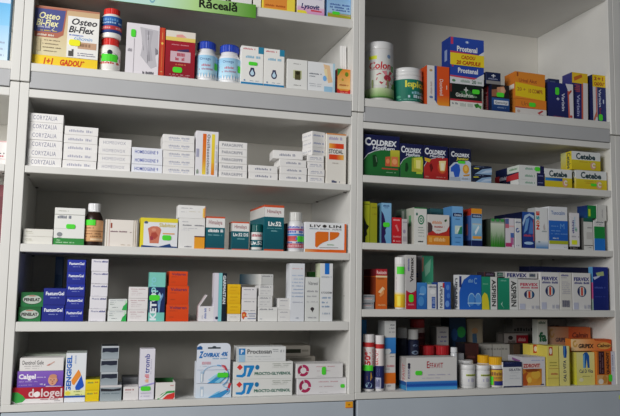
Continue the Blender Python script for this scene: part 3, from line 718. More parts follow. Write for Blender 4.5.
# ------------------------------------------------------------------ left bay, bottom board
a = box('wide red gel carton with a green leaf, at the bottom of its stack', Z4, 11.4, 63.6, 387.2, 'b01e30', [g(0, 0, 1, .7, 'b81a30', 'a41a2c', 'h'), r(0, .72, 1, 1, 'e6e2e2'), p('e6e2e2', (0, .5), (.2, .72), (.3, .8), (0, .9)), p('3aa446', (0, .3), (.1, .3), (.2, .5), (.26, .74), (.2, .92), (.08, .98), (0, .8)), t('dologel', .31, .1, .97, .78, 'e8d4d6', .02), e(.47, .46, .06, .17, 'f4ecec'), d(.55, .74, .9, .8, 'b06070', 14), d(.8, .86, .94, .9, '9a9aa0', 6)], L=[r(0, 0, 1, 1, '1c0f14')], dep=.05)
b = box('purple gel carton with a baby face, between red and white cartons', top(a), 17, 63.2, 371, '7a55b8', [g(0, 0, 1, 1, '8a62c4', '6c48ac'), t('Calgel', .03, .18, .4, .58, 'f2ecf8', .045), d(.42, .36, .62, .42, 'd8c8f0', 9), d(.04, .62, .44, .68, 'b8a0e0', 16), d(.04, .84, .36, .88, 'b8a0e0', 14), t('10 g', .5, .78, .62, .9, 'f0e8f8', .02), p('c8b8dc', (.64, .93), (.96, .95), (.98, 1), (.62, 1)), e(.77, .58, .1, .34, 'dba184'), e(.78, .34, .085, .13, 'cc9072'), r(.72, .54, .745, .59, '5a3a34'), r(.79, .54, .815, .59, '5a3a34'), p('a8503f', (.74, .76), (.8, .76), (.77, .82)), e(.768, .66, .015, .05, 'b87058'), e(.87, .6, .015, .08, 'c88a6c')], dep=.05)
box('white dental gel carton lying on the purple baby carton', top(b), 19.6, 63.8, 357.8, 'e7e4e2', [t('Dentinol Gele', .06, .2, .54, .52, '4e4a4c', .01), d(.1, .6, .5, .66, 'a8a4a4', 16), d(.12, .78, .44, .82, 'b8b4b4', 12), p('d0a89c', (.6, .62), (.78, .28), (.8, .32), (.66, .62)), p('c8605a', (.62, .56), (.68, .46), (.69, .5), (.64, .58))], dep=.045)
box('pale green carton standing behind the white dental gel carton', Z4, 23, 65, 354.4, 'b9c0b4', [r(0, 0, 1, .1, 'a4aca0')], Y=.075, dep=.05)
box('upright white carton with blue vertical lettering and an orange shape', Z4, 65, 86, 353, 'e6eaee', [t('GENGIGEL', .05, .05, .3, .8, '2a6ac0', .045, 90), d(.42, .05, .5, .22, 'a8b8d8', 6, 90), p('f09438', (.3, .56), (.62, .34), (.72, .4), (.76, .46), (.44, .66), (.36, .64)), p('1c56c4', (.5, .7), (.78, .46), (.92, .66), (.9, .7), (.56, .8)), g(0, .76, 1, .9, 'eef0b0', 'e4e88e'), e(.16, .82, .13, .04, 'e8d84a'), d(.4, .78, .84, .8, '90a060', 9), d(.52, .84, .84, .86, '90a060', 8), r(0, .87, 1, .91, '2456b0'), r(0, .91, 1, 1, 'e6e8ee')], T=[r(0, 0, 1, 1, 'b9c2bc')], dep=.06)
stack(2, 'small yellow carton', 'right of the blue lettered carton', Z4, 84.8, 99.2, 379.4, 'eccf10', [g(0, 0, 1, 1, 'f0d414', 'e4c40c'), d(.14, .22, .56, .36, '6a8a50', 6), d(.6, .2, .9, .32, 'c8862c', 5)], T=[r(0, 0, 1, 1, '8f8a20')], dep=.06, dx=[.0005, 0])
SIL = [r(0, 0, 1, .12, 'c2c8ce'), p('23283a', (.03, .16), (.97, .14), (.97, .46), (.6, .5), (.3, .44), (.03, .5)), g(0, .5, 1, 1, '8f9aa2', 'a6b0b8'), r(0, .0, .03, 1, 'c4cad0'), r(.97, 0, 1, 1, 'c4cad0')]
a = box('broad silver carton with a black smear, under three silver cartons', Z4, 99.8, 121.6, 385.2, '9aa4ac', [r(0, 0, 1, .14, 'd4d0d2'), p('2a2c34', (.03, .2), (.6, .26), (.97, .2), (.96, .36), (.5, .4), (.03, .38)), g(0, .4, 1, 1, '8f9ca4', 'a8b2b6'), d(.1, .5, .9, .56, '6a7880', 14)], dep=.06)
stack(3, 'silver carton with a black band', 'on a broad silver one', top(a), 100.8, 118.2, 346, '98a2aa', SIL, T=[r(0, 0, 1, 1, '3a3e42')], dep=.06, dx=[.0005, -.001, .0005])
a = box('small low white carton left of the upright white tube carton', Z4, 123.2, 138.6, 387, 'e6e2e2', [d(.1, .15, .7, .26, 'a8505a', 9), d(.1, .4, .5, .46, 'c8c0c0', 7)], dep=.05)
box('grey carton behind the small low white carton', Z4, 122, 138, 377, '84868a', [r(.1, .04, .9, .2, '9a9c9e')], Y=.08, dep=.05)
box('upright white tube carton with blue vertical lettering and green tag', Z4, 139.6, 154.8, 349, 'e4e2ec', [t('tromb', .3, .1, .64, .48, '42489c', .02, 90), d(.34, .5, .62, .58, 'e0707c', 2, 90), d(.34, .6, .6, .66, 'f0a868', 2, 90), d(.7, .2, .76, .5, 'c8c4d8', 8, 90), p('a8a0dc', (0, .74), (1, .66), (1, .69), (0, .77)), r(.1, .86, .8, .88, 'c4c0d4'), d(.1, .92, .7, .94, 'c4c0d4', 7)], dep=.04, st=(.42, .78, .74, .1))
# an open tray carton
def tray():
    z0, Y = Z4, .014
    X0, zt = at(155.9, 382.8, Y); X1, _ = at(175.4, 382.8, Y)
    w, h, dp = X1 - X0, zt - z0, .055
    mb = MB()
    th = .0012
    for b in ((-w / 2, 0, 0, w / 2, th, h), (-w / 2, dp - th, 0, w / 2, dp, h * 1.12), (-w / 2, th, 0, -w / 2 + th, dp - th, h), (w / 2 - th, th, 0, w / 2, dp - th, h), (-w / 2 + th, th, 0, w / 2 - th, dp - th, th)):
        mb.box(*b, 'e6e4e0', .0003)
    marks(mb, lambda u, v, l: (-w / 2 + u * w, -EPS * l, h * (1 - v)), [p('3aa050', (.08, 1), (.3, .68), (.62, .52), (.98, .5), (.98, .62), (.6, .66), (.36, .84), (.2, 1)), p('d83a34', (.36, 1), (.6, .74), (.98, .62), (.98, .9), (.9, 1)), p('e6e4e0', (.1, .9), (.5, .58), (.52, .62), (.2, .96)), d(.74, .16, .92, .22, 'd08080', 4)])
    marks(mb, lambda u, v, l: (-w / 2 + u * w, dp - th - EPS * l, h * 1.12 * (1 - v)), [r(0, 0, 1, .4, '2f7a3e')])
    ob = link('medicine_box', mb.mesh('medicine_box', CARD))
    ob.location = ((X0 + X1) / 2, Y, z0 + LIFT)
    tag(ob, 'low open white carton with red and green swoosh, red inside', 'box')
    mb = MB()
    mb.box(-w / 2 + .003, .004, .0015, w / 2 - .003, dp - .004, h * .86, 'a83434', .001)
    marks(mb, lambda u, v, l: (-w / 2 + .003 + u * (w - .006), .004 + (dp - .008) * (1 - v), h * .86 + EPS * l), [r(.1, .1, .9, .3, '7a2026'), r(.15, .5, .8, .62, 'c8803c')])
    link('blister_pack', mb.mesh('blister_pack', PLASTIC), ob)
tray()
# two blister cartons with a hanging header
ZV = [r(0, .26, 1, 1, 'dfe9f4')]
def header_box(label, z0, x0, x1, yt, ybody, Y, header):
    X0, zt = at(x0, yt, Y); X1, _ = at(x1, yt, Y)
    zb = at((x0 + x1) / 2, ybody, Y)[1]
    w, H, hb = X1 - X0 - .0006, zt - z0, (zb - z0)
    mb = MB()
    mb.box(-w / 2, 0, 0, w / 2, .035, hb, 'dfe6f0')
    f = lambda u, v, l: (-w / 2 + u * w, -EPS * l, hb * (1 - v))
    body = [g(0, 0, 1, 1, 'e2e8f2', 'd4e2f0'), r(.12, .2, .22, .92, 'b8cce0'), r(.14, .4, .2, .9, 'eef4fa'), p('3a94d0', (.34, 1), (.66, .66), (.9, .4), (.92, .6), (.74, .96), (.7, 1)), p('7cc4ea', (.36, .96), (.6, .6), (.7, .52), (.62, .72)), p('c23a4a', (.86, .5), (.92, .0), (1, .0), (.93, .52)), o(.6, .56, .36, .4, .9, '6ab0de', -60, 40)]
    marks(mb, f, body)
    ob = link('medicine_box', mb.mesh('medicine_box', CARD))
    ob.location = ((X0 + X1) / 2, Y, z0 + LIFT)
    tag(ob, label, 'box')
    ob['_top'] = zt if not header else z0 + hb
    if header:
        mb = MB()
        hh = H
        c = []
        n = 8
        rc = .012
        pts = [(-w / 2, 0), (w / 2, 0)]
        for i in range(n + 1):
            a = math.radians(90 * i / n); pts.append((w / 2 - rc + rc * math.cos(a), hh - rc + rc * math.sin(a)))
        for i in range(n + 1):
            a = math.radians(90 + 90 * i / n); pts.append((-w / 2 + rc + rc * math.cos(a), hh - rc + rc * math.sin(a)))
        yf = -.0016
        mb.face([(x, yf, z) for x, z in pts], 'e2e8f4'); mb.face([(x, -.0012, z) for x, z in pts][::-1], 'd0d4dc')
        for i in range(len(pts)):
            a, b = pts[i], pts[(i + 1) % len(pts)]
            mb.face([(a[0], -.0012, a[1]), (b[0], -.0012, b[1]), (b[0], yf, b[1]), (a[0], yf, a[1])], 'd8dce4')
        F = [r(0, .0, 1, .0, 'ffffff'), p('1c5a9c', (0, .1), (.1, .06), (.16, .1), (.16, .16), (0, .16)), r(.32, .1, .7, .14, '3c4650'), e(.51, .1, .06, .03, '3c4650'),
             t('Z', .06, .2, .2, .37, '1a76c4', .05, 0, .3), t('OVIRAX', .19, .24, .68, .35, '1a76c4', .045, 0, .15), t('4%', .72, .22, .92, .33, '1a76c4', .03, 0, .2), d(.46, .37, .9, .4, '9ac0e0', 14), d(.1, .46, .42, .53, 'e4b8c4', 6), d(.1, .56, .36, .58, 'c8d4e4', 8),
             r(.12, .7, .2, .97, 'b8cce0'), r(.14, .76, .18, .96, 'f0f6fa'), g(.02, .66, 1, .67, 'b4c4d8', 'b4c4d8'), p('3a9ad6', (.32, 1), (.56, .88), (.84, .72), (.9, .86), (.7, 1)), p('a4daf2', (.34, .92), (.54, .8), (.7, .74), (.6, .84), (.44, .94)), p('8ad0f0', (.54, .98), (.84, .8), (.88, .84), (.68, 1)), o(.6, .82, .37, .28, .93, '58a4dc', -90, 60), o(.55, .76, .36, .2, .95, '90c4e8', 180, 300), p('cc3a48', (.72, .54), (.84, .56), (.92, .68), (.88, .7), (.8, .6)), p('e890a0', (.72, .56), (.82, .6), (.86, .66), (.78, .62))]
        marks(mb, lambda u, v, l: (-w / 2 + u * w, yf - EPS * l, hh * (1 - v)), F[1:])
        hp = link('hang_card', mb.mesh('hang_card', CARD), ob)
        sticker(hp, w, hh, yf - EPS * 30, hh * .2, w * .33, hh * .12, x=w * .28)
    return ob
a = header_box('lower blue and white blister carton, beneath the one with a hanging tab', Z4, 195.8, 231.6, 383.6, 383.6, .014, False)
header_box('blue and white blister carton with rounded hanging tab and green sticker', top(a), 197, 230.8, 343.4, 362, .0145, True)
PG = [p('e03a34', (.055, .3), (.105, .13), (.155, .3), (.105, .48)), p('1a88d0', (.17, .2), (.34, .2), (.345, .3), (.27, .86), (.22, .86), (.265, .34), (.22, .34), (.2, .8), (.15, .9), (.05, .86), (.05, .74), (.14, .74), (.17, .6)), e(.395, .32, .035, .14, '1a78b0'), t('PROCTO-GLYVENOL', .35, .6, .965, .78, '1c6a58', .035), d(.65, .1, .97, .15, 'b0b4ac', 14), d(.65, .2, .94, .25, 'b0b4ac', 14), d(.65, .3, .9, .34, 'c0c4bc', 12)]
a = stack(2, 'white carton with blue running figure', 'beside blister cartons', Z4, 233, 292.6, 361.8, 'e4e5e2', PG, dep=.06, dx=[.0005, 0])
box('narrow white carton with a blue P square on two wider cartons', top(a[0]), 237.2, 286, 346.8, 'e2e4e4', [r(0, 0, .02, 1, 'b8c8d0'), r(.03, .1, .16, .52, '1f80c8'), t('P', .07, .18, .125, .46, 'f2f6fa', .03), r(.03, .52, .16, 1, 'a8cbe4'), t('Proctosan', .2, .16, .7, .46, '4a4c52', .015), d(.72, .16, .84, .22, 'a0a4a8', 6), d(.72, .3, .84, .34, 'a0a4a8', 6), d(.88, .2, .96, .38, 'b0b4b8', 3), d(.2, .62, .68, .66, 'c0c4c8', 20), d(.2, .8, .9, .83, 'd4d8d8', 24)], dep=.05)
RG = [o(.15, .48, .12, .4, .52, 'b02a58', 20, 130), o(.15, .48, .12, .4, .52, 'a02450', 140, 250), o(.15, .48, .12, .4, .52, 'b83064', 260, 370), d(.42, .2, .82, .26, 'd0a0a8', 12), d(.44, .5, .75, .55, 'c8b0b4', 10), d(.42, .86, .6, .89, 'c0c0c0', 8), r(.0, .0, 1, .02, 'b4b4b0')]
a = box('white carton with crimson ring, lying below its twin near the orange tag', Z4, 297.4, 346.6, 378, 'e4e2e4', [it for it in RG], dep=.05, st=(.915, .52, .1, .26))
box('white carton with crimson ring and tall green sticker, upper of two', top(a), 296, 343, 363.2, 'e2e0e0', RG, dep=.05, st=(.585, .52, .1, .62), Y=.016)
a = box('grey carton lying behind the crimson ring cartons, under another', Z4, 278, 315, 356.5, 'a8a298', [r(.3, .04, .9, .12, '8a867c')], Y=.14, dep=.1)
box('greyish carton with a dark window band, far back behind the P carton', top(a), 276, 310.4, 345.4, 'b0aaa0', [r(.1, .35, .72, .72, '2c3022'), r(.75, .4, .95, .6, '8e8a80')], Y=.15, dep=.09)

# ------------------------------------------------------------------ far left bay, cut off by the frame
box('tall sky blue carton with white clouds at the left edge', ZU, -26, 10, -30, '8cc4ea', [g(0, 0, 1, .35, 'd8dce8', 'c8d8ea'), g(0, .35, 1, .6, '6ab6e6', '8ac8ee'), g(0, .6, 1, 1, '9ccdf0', 'd6e6f2'), d(.2, .78, .9, .8, '9aa8c0', 14), d(.2, .85, .9, .87, '9aa8c0', 14), d(.2, .92, .9, .94, '9aa8c0', 14)], dep=.05)
box('white carton with black and red print at the left edge', Z1, -30, 7.2, 140, 'e8e4e2', [d(.5, .5, .96, .56, '3a363a', 8), d(.4, .62, .94, .68, 'c03a48', 9), r(0, .76, 1, .78, 'd8a8a8'), r(0, .0, 1, .05, 'e0b8b8')], dep=.05)
box('maroon box standing in for a blurry reflection at the left edge', Z2, -30, 5, 184, '7a4046', [r(0, .2, 1, .5, '6a343a')], Y=.08, dep=.06)  # set-back box added to give the soft maroon reflection a shape

# ------------------------------------------------------------------ right bay, top cabinet
lathe_thing('tall white supplement can with a red flower and grassy foot', QU, 366.4, 392, 40.5, [('can_body', [(.97, 0), (1, .01), (1, .87), (.99, .875)], 'dcdad6', False), ('lid', [(1, .872), (1.02, .88), (1.02, .985), (.97, 1)], 'd8d8d8', False)],
    deco=(.14, .985, 'd6d5d2', [g(0, 0, 1, .7, 'd2d2d4', 'd8dcd0'), p('d8e22a', (.2, .12), (.42, .0), (.46, .06), (.26, .19)), t('Colon', .22, .24, .78, .39, 'c02a36', .03, 0, .1), r(.2, .395, .7, .402, 'b06070'), e(.72, .13, .05, .04, '7a94b8'), p('5a9a50', (.8, .3), (.9, .28), (.9, .4), (.82, .42))] +
          [p('b8404e' if i % 2 else 'd0808a', (.68, .56), (.68 + .3 * math.cos(i * .7), .56 + .15 * math.sin(i * .7)), (.68 + .26 * math.cos(i * .7 + .4), .56 + .14 * math.sin(i * .7 + .4))) for i in range(9)] +
          [e(.68, .56, .1, .06, 'a83040'), p('8a8a5a', (.66, .6), (.7, .6), (.72, .9), (.68, .9)), p('90a068', (.3, .6), (.34, .58), (.6, .86), (.56, .88)), g(0, .76, 1, .94, 'c4d4a8', '6a9a4a'), p('5a8a3c', (.6, .76), (.9, .64), (1, .7), (1, .92), (.66, .92)), r(0, .92, 1, .95, '4a7a38')], 1.0), name='supplement_can', cat='can', Y=.012)
lathe_thing('squat green and white tub with yellow lettering, beside the flower can', QU, 392.4, 420.8, 66.2, [('tub_body', [(.96, 0), (1, .015), (1, .74), (.97, .78)], 'dedede', False), ('lid', [(.97, .775), (1, .785), (1, .88), (.97, .89), (.98, .9), (.97, .985), (.92, 1)], 'dcdcdc', False)],
    deco=(.33, .92, '12705c', [g(0, 0, 1, 1, '137660', '106a58'), t('lepicol', .44, .06, 1, .46, 'dcd84a', .04), d(.58, .54, .96, .66, '8ac0d0', 5), d(.5, .7, .98, .84, 'c0d8e4', 7), d(.3, .9, .96, .94, '70b0a0', 14), e(.3, .8, .05, .06, '4aa080')], 1.0), name='supplement_tub', cat='tub')
box('orange carton with white and blue panel beside the green tub', QU, 427, 449.3, 66.2, 'd8521c', [r(0, 0, .33, .98, 'dcdad8'), e(.17, .12, .07, .03, 'b89a70'), r(.33, 0, .44, 1, '2a4a98'), g(.44, 0, 1, .7, 'dd551e', 'd8501a'), g(.44, .7, 1, 1, 'd8501a', 'e89a2a'), p('e6c8a0', (0, .8), (.3, .86), (.6, 1), (0, 1)), p('dcdad8', (.0, .76), (.36, .86), (.5, .98), (0, 1)), t('Doxivenil', .56, .32, .72, .72, 'ecd8cc', .01, -90), r(.86, .46, .9, .56, 'ecc8b0'), d(.14, .4, .2, .7, 'c0b0b0', 12, 90), e(.17, .78, .08, .03, '6a80b0')], L=[r(0, 0, 1, 1, 'c44a1c')], dep=.05)
PB = lambda y: [r(0, 0, 1, y, '2848a8'), e(.5, y * .28, .05, .03, 'a8b8e0')]
a = box('black and green carton at the foot of the blue capsule stack', QU, 450, 482, 84.6, '14201c', [r(0, 0, 1, .62, '121e1a'), p('2a5a34', (.3, .3), (.6, .2), (.8, .4), (.5, .55)), r(.0, .02, .05, .34, '7a2a24'), r(.43, .2, .56, .24, 'e0e4e0'), r(.48, .12, .51, .32, 'e0e4e0'), t('GinkoPrim', .17, .36, .72, .52, 'e0e6dc', .02), d(.72, .44, .84, .5, '90b090', 4), r(0, .62, 1, .7, 'b83a44'), r(0, .7, 1, 1, 'dcdcd6'), d(.05, .76, .24, .84, '80848c', 5), d(.3, .76, .7, .9, 'b4bcb4', 9), p('2e7a2c', (.74, .78), (.86, .72), (.95, .84), (.8, .92)), p('48963c', (.84, .84), (.98, .8), (.96, .95))], dep=.07, st=(.8, .26, .26, .2))
b = box('blue and white capsule carton, middle of the stack of three', top(a), 450, 484, 66.2, 'd8dade', [r(0, 0, 1, .56, '2747a6'), r(.05, .0, .1, .1, 'c03a50'), t('Prostenal', .23, .12, .82, .4, 'e8ecf4', .03), p('2747a6', (0, .5), (.86, .5), (.72, .66), (0, .62)), p('d8dade', (.86, .5), (1, .34), (1, .66), (.74, .66)), p('c84a5c', (0, .56), (.8, .6), (.7, .7), (0, .64)), e(.1, .84, .05, .07, '5a8a60'), d(.3, .76, .6, .9, 'a8bcb0', 7), t('20', .63, .74, .76, .94, '5a7a68', .02), d(.8, .78, .92, .9, 'a0b4a8', 3)], L=[r(0, 0, 1, 1, '1e3580')], dep=.06)
box('blue capsule carton with a yellow gift band, topmost of three', top(b), 450, 484, 38.6, '2747a6', [g(0, 0, 1, .56, '2a4cae', '2545a2'), r(.02, .0, .09, .26, 'c83a60'), e(.5, .14, .06, .05, '7a94d0'), e(.5, .14, .02, .035, 'e8ecf4'), t('Prostenal', .2, .3, .8, .5, 'eef0f6', .03), p('c8455a', (0, .5), (.88, .56), (.8, .64), (0, .58)), p('dcdce4', (.86, .54), (1, .42), (1, .62), (.8, .64)), r(0, .57, 1, 1, 'ecd22a'), t('CADOU', .32, .63, .74, .77, 'b8501c', .045, 0, .2), t('20 CAPSULE', .17, .82, .9, .97, 'b8501c', .045, 0, .2)], L=[r(0, 0, 1, 1, '20398a'), r(.35, .4, .65, .8, '8a9ac0')], T=[r(0, 0, 1, 1, '3a58b4')], dep=.055)
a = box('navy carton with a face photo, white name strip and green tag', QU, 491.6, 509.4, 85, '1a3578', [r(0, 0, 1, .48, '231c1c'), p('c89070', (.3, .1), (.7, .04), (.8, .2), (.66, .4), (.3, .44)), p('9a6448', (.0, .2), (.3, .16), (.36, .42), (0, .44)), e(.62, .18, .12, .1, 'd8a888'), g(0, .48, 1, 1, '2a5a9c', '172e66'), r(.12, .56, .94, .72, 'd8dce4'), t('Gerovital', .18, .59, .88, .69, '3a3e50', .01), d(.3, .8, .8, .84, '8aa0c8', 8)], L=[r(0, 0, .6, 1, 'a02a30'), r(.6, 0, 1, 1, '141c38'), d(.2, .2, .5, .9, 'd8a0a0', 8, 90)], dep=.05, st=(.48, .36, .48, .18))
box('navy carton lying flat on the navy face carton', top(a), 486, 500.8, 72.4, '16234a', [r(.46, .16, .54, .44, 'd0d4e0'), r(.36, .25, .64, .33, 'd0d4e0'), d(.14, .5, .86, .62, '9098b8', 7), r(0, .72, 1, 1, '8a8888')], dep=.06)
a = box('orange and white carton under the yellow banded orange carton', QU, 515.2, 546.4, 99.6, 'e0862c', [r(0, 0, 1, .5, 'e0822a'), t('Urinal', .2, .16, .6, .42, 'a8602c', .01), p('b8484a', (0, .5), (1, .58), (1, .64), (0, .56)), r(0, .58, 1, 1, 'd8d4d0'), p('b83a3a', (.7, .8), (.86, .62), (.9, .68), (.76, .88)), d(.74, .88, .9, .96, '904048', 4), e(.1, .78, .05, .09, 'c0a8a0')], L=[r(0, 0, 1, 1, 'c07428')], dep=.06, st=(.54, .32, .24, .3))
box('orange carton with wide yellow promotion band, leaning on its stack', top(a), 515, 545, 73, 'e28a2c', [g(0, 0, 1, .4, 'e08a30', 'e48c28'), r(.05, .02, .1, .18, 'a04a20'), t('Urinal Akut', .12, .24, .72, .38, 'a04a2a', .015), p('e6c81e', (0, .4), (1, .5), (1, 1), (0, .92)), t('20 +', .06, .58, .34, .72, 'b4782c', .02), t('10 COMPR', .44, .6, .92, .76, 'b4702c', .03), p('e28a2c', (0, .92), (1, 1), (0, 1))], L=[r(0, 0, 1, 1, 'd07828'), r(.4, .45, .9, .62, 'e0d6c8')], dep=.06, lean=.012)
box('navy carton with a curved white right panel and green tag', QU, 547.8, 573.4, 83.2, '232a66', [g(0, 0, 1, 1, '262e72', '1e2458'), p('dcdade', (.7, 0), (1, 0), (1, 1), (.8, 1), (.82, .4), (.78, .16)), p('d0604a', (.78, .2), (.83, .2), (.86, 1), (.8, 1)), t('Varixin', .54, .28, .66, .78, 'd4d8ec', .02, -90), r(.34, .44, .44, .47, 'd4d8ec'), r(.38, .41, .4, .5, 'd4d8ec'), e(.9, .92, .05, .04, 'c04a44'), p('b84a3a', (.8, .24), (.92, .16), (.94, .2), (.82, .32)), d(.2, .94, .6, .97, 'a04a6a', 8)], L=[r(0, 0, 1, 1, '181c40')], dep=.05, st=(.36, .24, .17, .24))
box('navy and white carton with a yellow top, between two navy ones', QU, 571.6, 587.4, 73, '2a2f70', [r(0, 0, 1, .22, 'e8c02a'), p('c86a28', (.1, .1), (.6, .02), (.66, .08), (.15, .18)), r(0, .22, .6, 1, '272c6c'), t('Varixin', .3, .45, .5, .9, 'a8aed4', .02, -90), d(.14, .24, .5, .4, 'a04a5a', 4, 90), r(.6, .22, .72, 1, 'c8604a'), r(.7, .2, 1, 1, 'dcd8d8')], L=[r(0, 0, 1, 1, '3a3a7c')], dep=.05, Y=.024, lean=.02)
box('navy carton with white strip and yellow 2+1 gift top at the right', QU, 592.8, 607, 75.2, '27306e', [r(0, 0, 1, .26, 'ecc81e'), t('2+1', .12, .04, .84, .12, 'a8482a', .04, sp=1.3), t('CADOU*', .12, .15, .94, .23, 'a8482a', .04), r(0, .26, .34, 1, 'd6d4d8'), r(.22, .26, .32, .9, 'c8706a'), p('c86848', (.02, .94), (.22, .78), (.26, .84), (.08, 1)), r(.34, .26, 1, 1, '262f6c'), t('Varixin', .44, .3, .64, .68, 'd0d6ea', .02, -90), t('fort', .46, .7, .62, .84, 'a03a48', .02, -90), r(.76, .52, .84, .6, 'c8d0e8')], L=[r(0, 0, 1, 1, '1c2252')], dep=.12, st=(.55, .9, .34, .15))
box('small dark blue carton standing behind the curved panel navy one', QU, 549, 560, 79, '2c3862', [r(.1, .05, .6, .12, '56628c')], Y=.08, dep=.05)

# ------------------------------------------------------------------ right bay, first shelf
def cold(word, c0, c1, glow, fx):
    return [r(0, 0, 1, 1, '141a4a'), p(c0, (0, .62), (.12, .48), (.3, .4), (.6, .34), (1, .34), (1, 1), (0, 1)), p('d8dce4', (0, .6), (.12, .465), (.3, .385), (.5, .345), (.5, .355), (.3, .4), (.12, .485), (0, .63)),
            g(0, .75, 1, 1, c0, c1), t('C', .03, .07, .2, .27, 'e8ecf2', .035), t('OLDREX', .2, .12, .92, .26, 'e8ecf2', .045, 0, .1), t(word, .24, .27, .86, .36, 'dde2ec', .03, 0, .2)] + fx
box('largest cold remedy carton, green and navy, showing two orange cups', Q1, 363.4, 399.6, 135.4, '141a4a', cold('HotRem', '1f6b30', '1a5c2c', 0, [r(.74, .34, 1, .74, 'a8a82a'), g(.74, .34, 1, .5, 'c8c040', 'b0b030'), p('c85a3a', (.6, .52), (.73, .5), (.74, .74), (.6, .74)), p('d8764a', (.77, .5), (.95, .5), (.95, .74), (.77, .74)), e(.67, .62, .05, .06, 'e08a5a'), e(.86, .62, .07, .07, 'e8a06a'), r(.5, .79, .95, .82, 'b84a3a'), d(.62, .88, .9, .9, '8ab890', 9), p('0e3818', (.24, .5), (.33, .48), (.38, .62), (.35, .76), (.26, .78)), p('6a8a70', (.32, .52), (.35, .54), (.37, .66), (.35, .66))]), dep=.06)
box('green cold remedy carton with a yellow glow, second from the post', Q1, 400.2, 423, 144, '141a4a', cold('HotRem', '2a7434', '2e6a34', 0, [g(.5, .4, 1, .8, '8a9c34', 'b8b03c'), p('c8cc48', (.58, .4), (.95, .36), (1, .5), (.95, .74), (.6, .7)), p('ece48c', (.68, .46), (.9, .46), (.88, .7), (.7, .7)), r(.7, .8, .96, .86, 'b4c83a'), p('143c1c', (.22, .56), (.3, .56), (.34, .7), (.28, .82), (.2, .8))]), dep=.06)
box('red cold remedy carton with a steaming cup, between green and white ones', Q1, 423.8, 447.8, 146, '141a4a', cold('MaxGrip', 'b02a28', 'a0201f', 0, [p('d8b030', (.02, .36), (.3, .4), (.22, .5), (.04, .46)), e(.76, .62, .2, .2, 'c84a2c'), e(.76, .6, .14, .17, 'd88038'), p('efe0a0', (.62, .44), (.92, .42), (.86, .72), (.68, .72)), p('f4eecc', (.7, .5), (.84, .5), (.82, .7), (.72, .7)), p('6a1414', (.22, .58), (.3, .52), (.36, .66), (.28, .78)), d(.5, .9, .9, .93, 'd08078', 9), d(.05, .9, .2, .94, 'd08078', 4)]), dep=.06)
box('navy and white cold remedy carton with a blue figure, green sticker', Q1, 449.2, 471, 148.4, '141a3e', [r(0, 0, 1, 1, '141a3e'), t('C', .08, .1, .24, .27, 'e8ecf2', .035), t('OLDREX', .24, .15, .93, .26, 'e8ecf2', .045), t('Junior', .32, .27, .9, .38, 'd4cc4a', .04, 0, .1), p('c4d0e0', (0, .58), (.2, .44), (.5, .4), (.9, .36), (1, .42), (1, 1), (0, 1)), p('2a5ac0', (.06, .6), (.3, .46), (.46, .5), (.5, .66), (.44, .86), (.24, .88), (.18, .72), (.06, .72)), e(.76, .62, .15, .14, 'e0a030'), e(.76, .6, .08, .08, 'ecc460'), p('c89040', (.62, .8), (.95, .76), (.9, .82), (.66, .84)), r(.02, .88, .5, .98, 'a8b4c4'), d(.55, .88, .95, .94, 'a0a8b4', 8)], dep=.05, st=(.55, .42, .38, .09))
FL = [r(0, 0, 1, 1, '16203c'), p('8eaed0', (.1, 1), (.5, .4), (1, .2), (1, 1)), p('b8cce4', (.4, .9), (.7, .5), (1, .4), (1, .7)), p('d0c840', (.04, .3), (.3, .26), (.34, .38), (.06, .42)), d(.1, .08, .6, .16, '8090b0', 9)]
stack(2, 'flat navy carton with pale wave', 'beside cold remedies', Q1, 472.6, 491.6, 166, '16203c', FL, T=[r(.1, .2, .9, .8, 'a0a8b8')], dep=.07)
WN = [r(0, 0, 1, 1, 'dcdedc'), d(.24, .3, .62, .62, '7aa890', 8), r(.7, 0, 1, 1, '1c2050'), d(.74, .3, .95, .44, '8088b8', 4)]
RS = [r(0, 0, 1, 1, '1a2044'), r(0, 0, .2, 1, 'b03038'), d(.2, .2, .5, .7, 'c0c4d4', 5)]
a = box('flat white carton with navy end, red and navy side, lowest of three', Q1, 518.8, 544.6, 180, 'dcdedc', WN, L=RS + [p('b83238', (.4, .6), (.66, .5), (.66, 1), (.4, 1)), r(.66, 0, 1, 1, 'd8dad8')], dep=.135)
b = box('flat white carton with navy end and a redder side, middle of three', top(a), 518.6, 544.6, 172.6, 'dcdedc', WN, L=RS + [p('c03a40', (.5, .3), (1, .1), (1, 1), (.5, 1))], dep=.135)
box('flat white carton with navy end and green tag, top of three', top(b), 519.2, 544, 165.6, 'dcdedc', WN[:2] + [r(.84, 0, 1, 1, '1c2050')], L=[r(0, 0, .5, 1, '16204a'), r(.5, 0, 1, 1, 'd4dcd4'), d(.6, .3, .92, .6, '6a9a70', 5)], dep=.135, st=(.73, .45, .24, .7), Y=.016)
CB = lambda x=[]: [r(0, 0, 1, .46, 'dde0e0'), g(0, .46, 1, 1, 'd8c830', 'd0b81c'), t('C', .15, .08, .3, .43, '1c3c44', .03), t('etebe', .3, .12, .82, .43, '1c3c44', .04), d(.26, .54, .64, .58, 'b89430', 8)] + x + [o(.74, .74, .1, .2, .5, 'd8a088', 0, 300), o(.76, .72, .07, .14, .4, 'ece0d0', 40, 340)]
CL = [g(0, 0, 1, 1, 'd8d8a0', 'd0ba20'), r(.55, 0, 1, .4, 'd8dce0'), t('Cet', .62, .06, .9, .7, '22464c', .02, -90)]
a = box('yellow and white vitamin carton with a blue stripe', Q1, 545, 572, 169.2, 'd8c830', CB([g(0, .48, .64, .64, '2a8ad0', '2446a0', 'h')]), L=CL, dep=.05)
b = box('yellow and white vitamin carton with green tag, lower right', Q1, 576, 606.8, 170.8, 'd8c830', CB([d(.3, .64, .6, .68, 'c08a20', 6)]), L=CL, R=[r(0, 0, 1, 1, 'c09010')], dep=.05, st=(.56, .74, .22, .16))
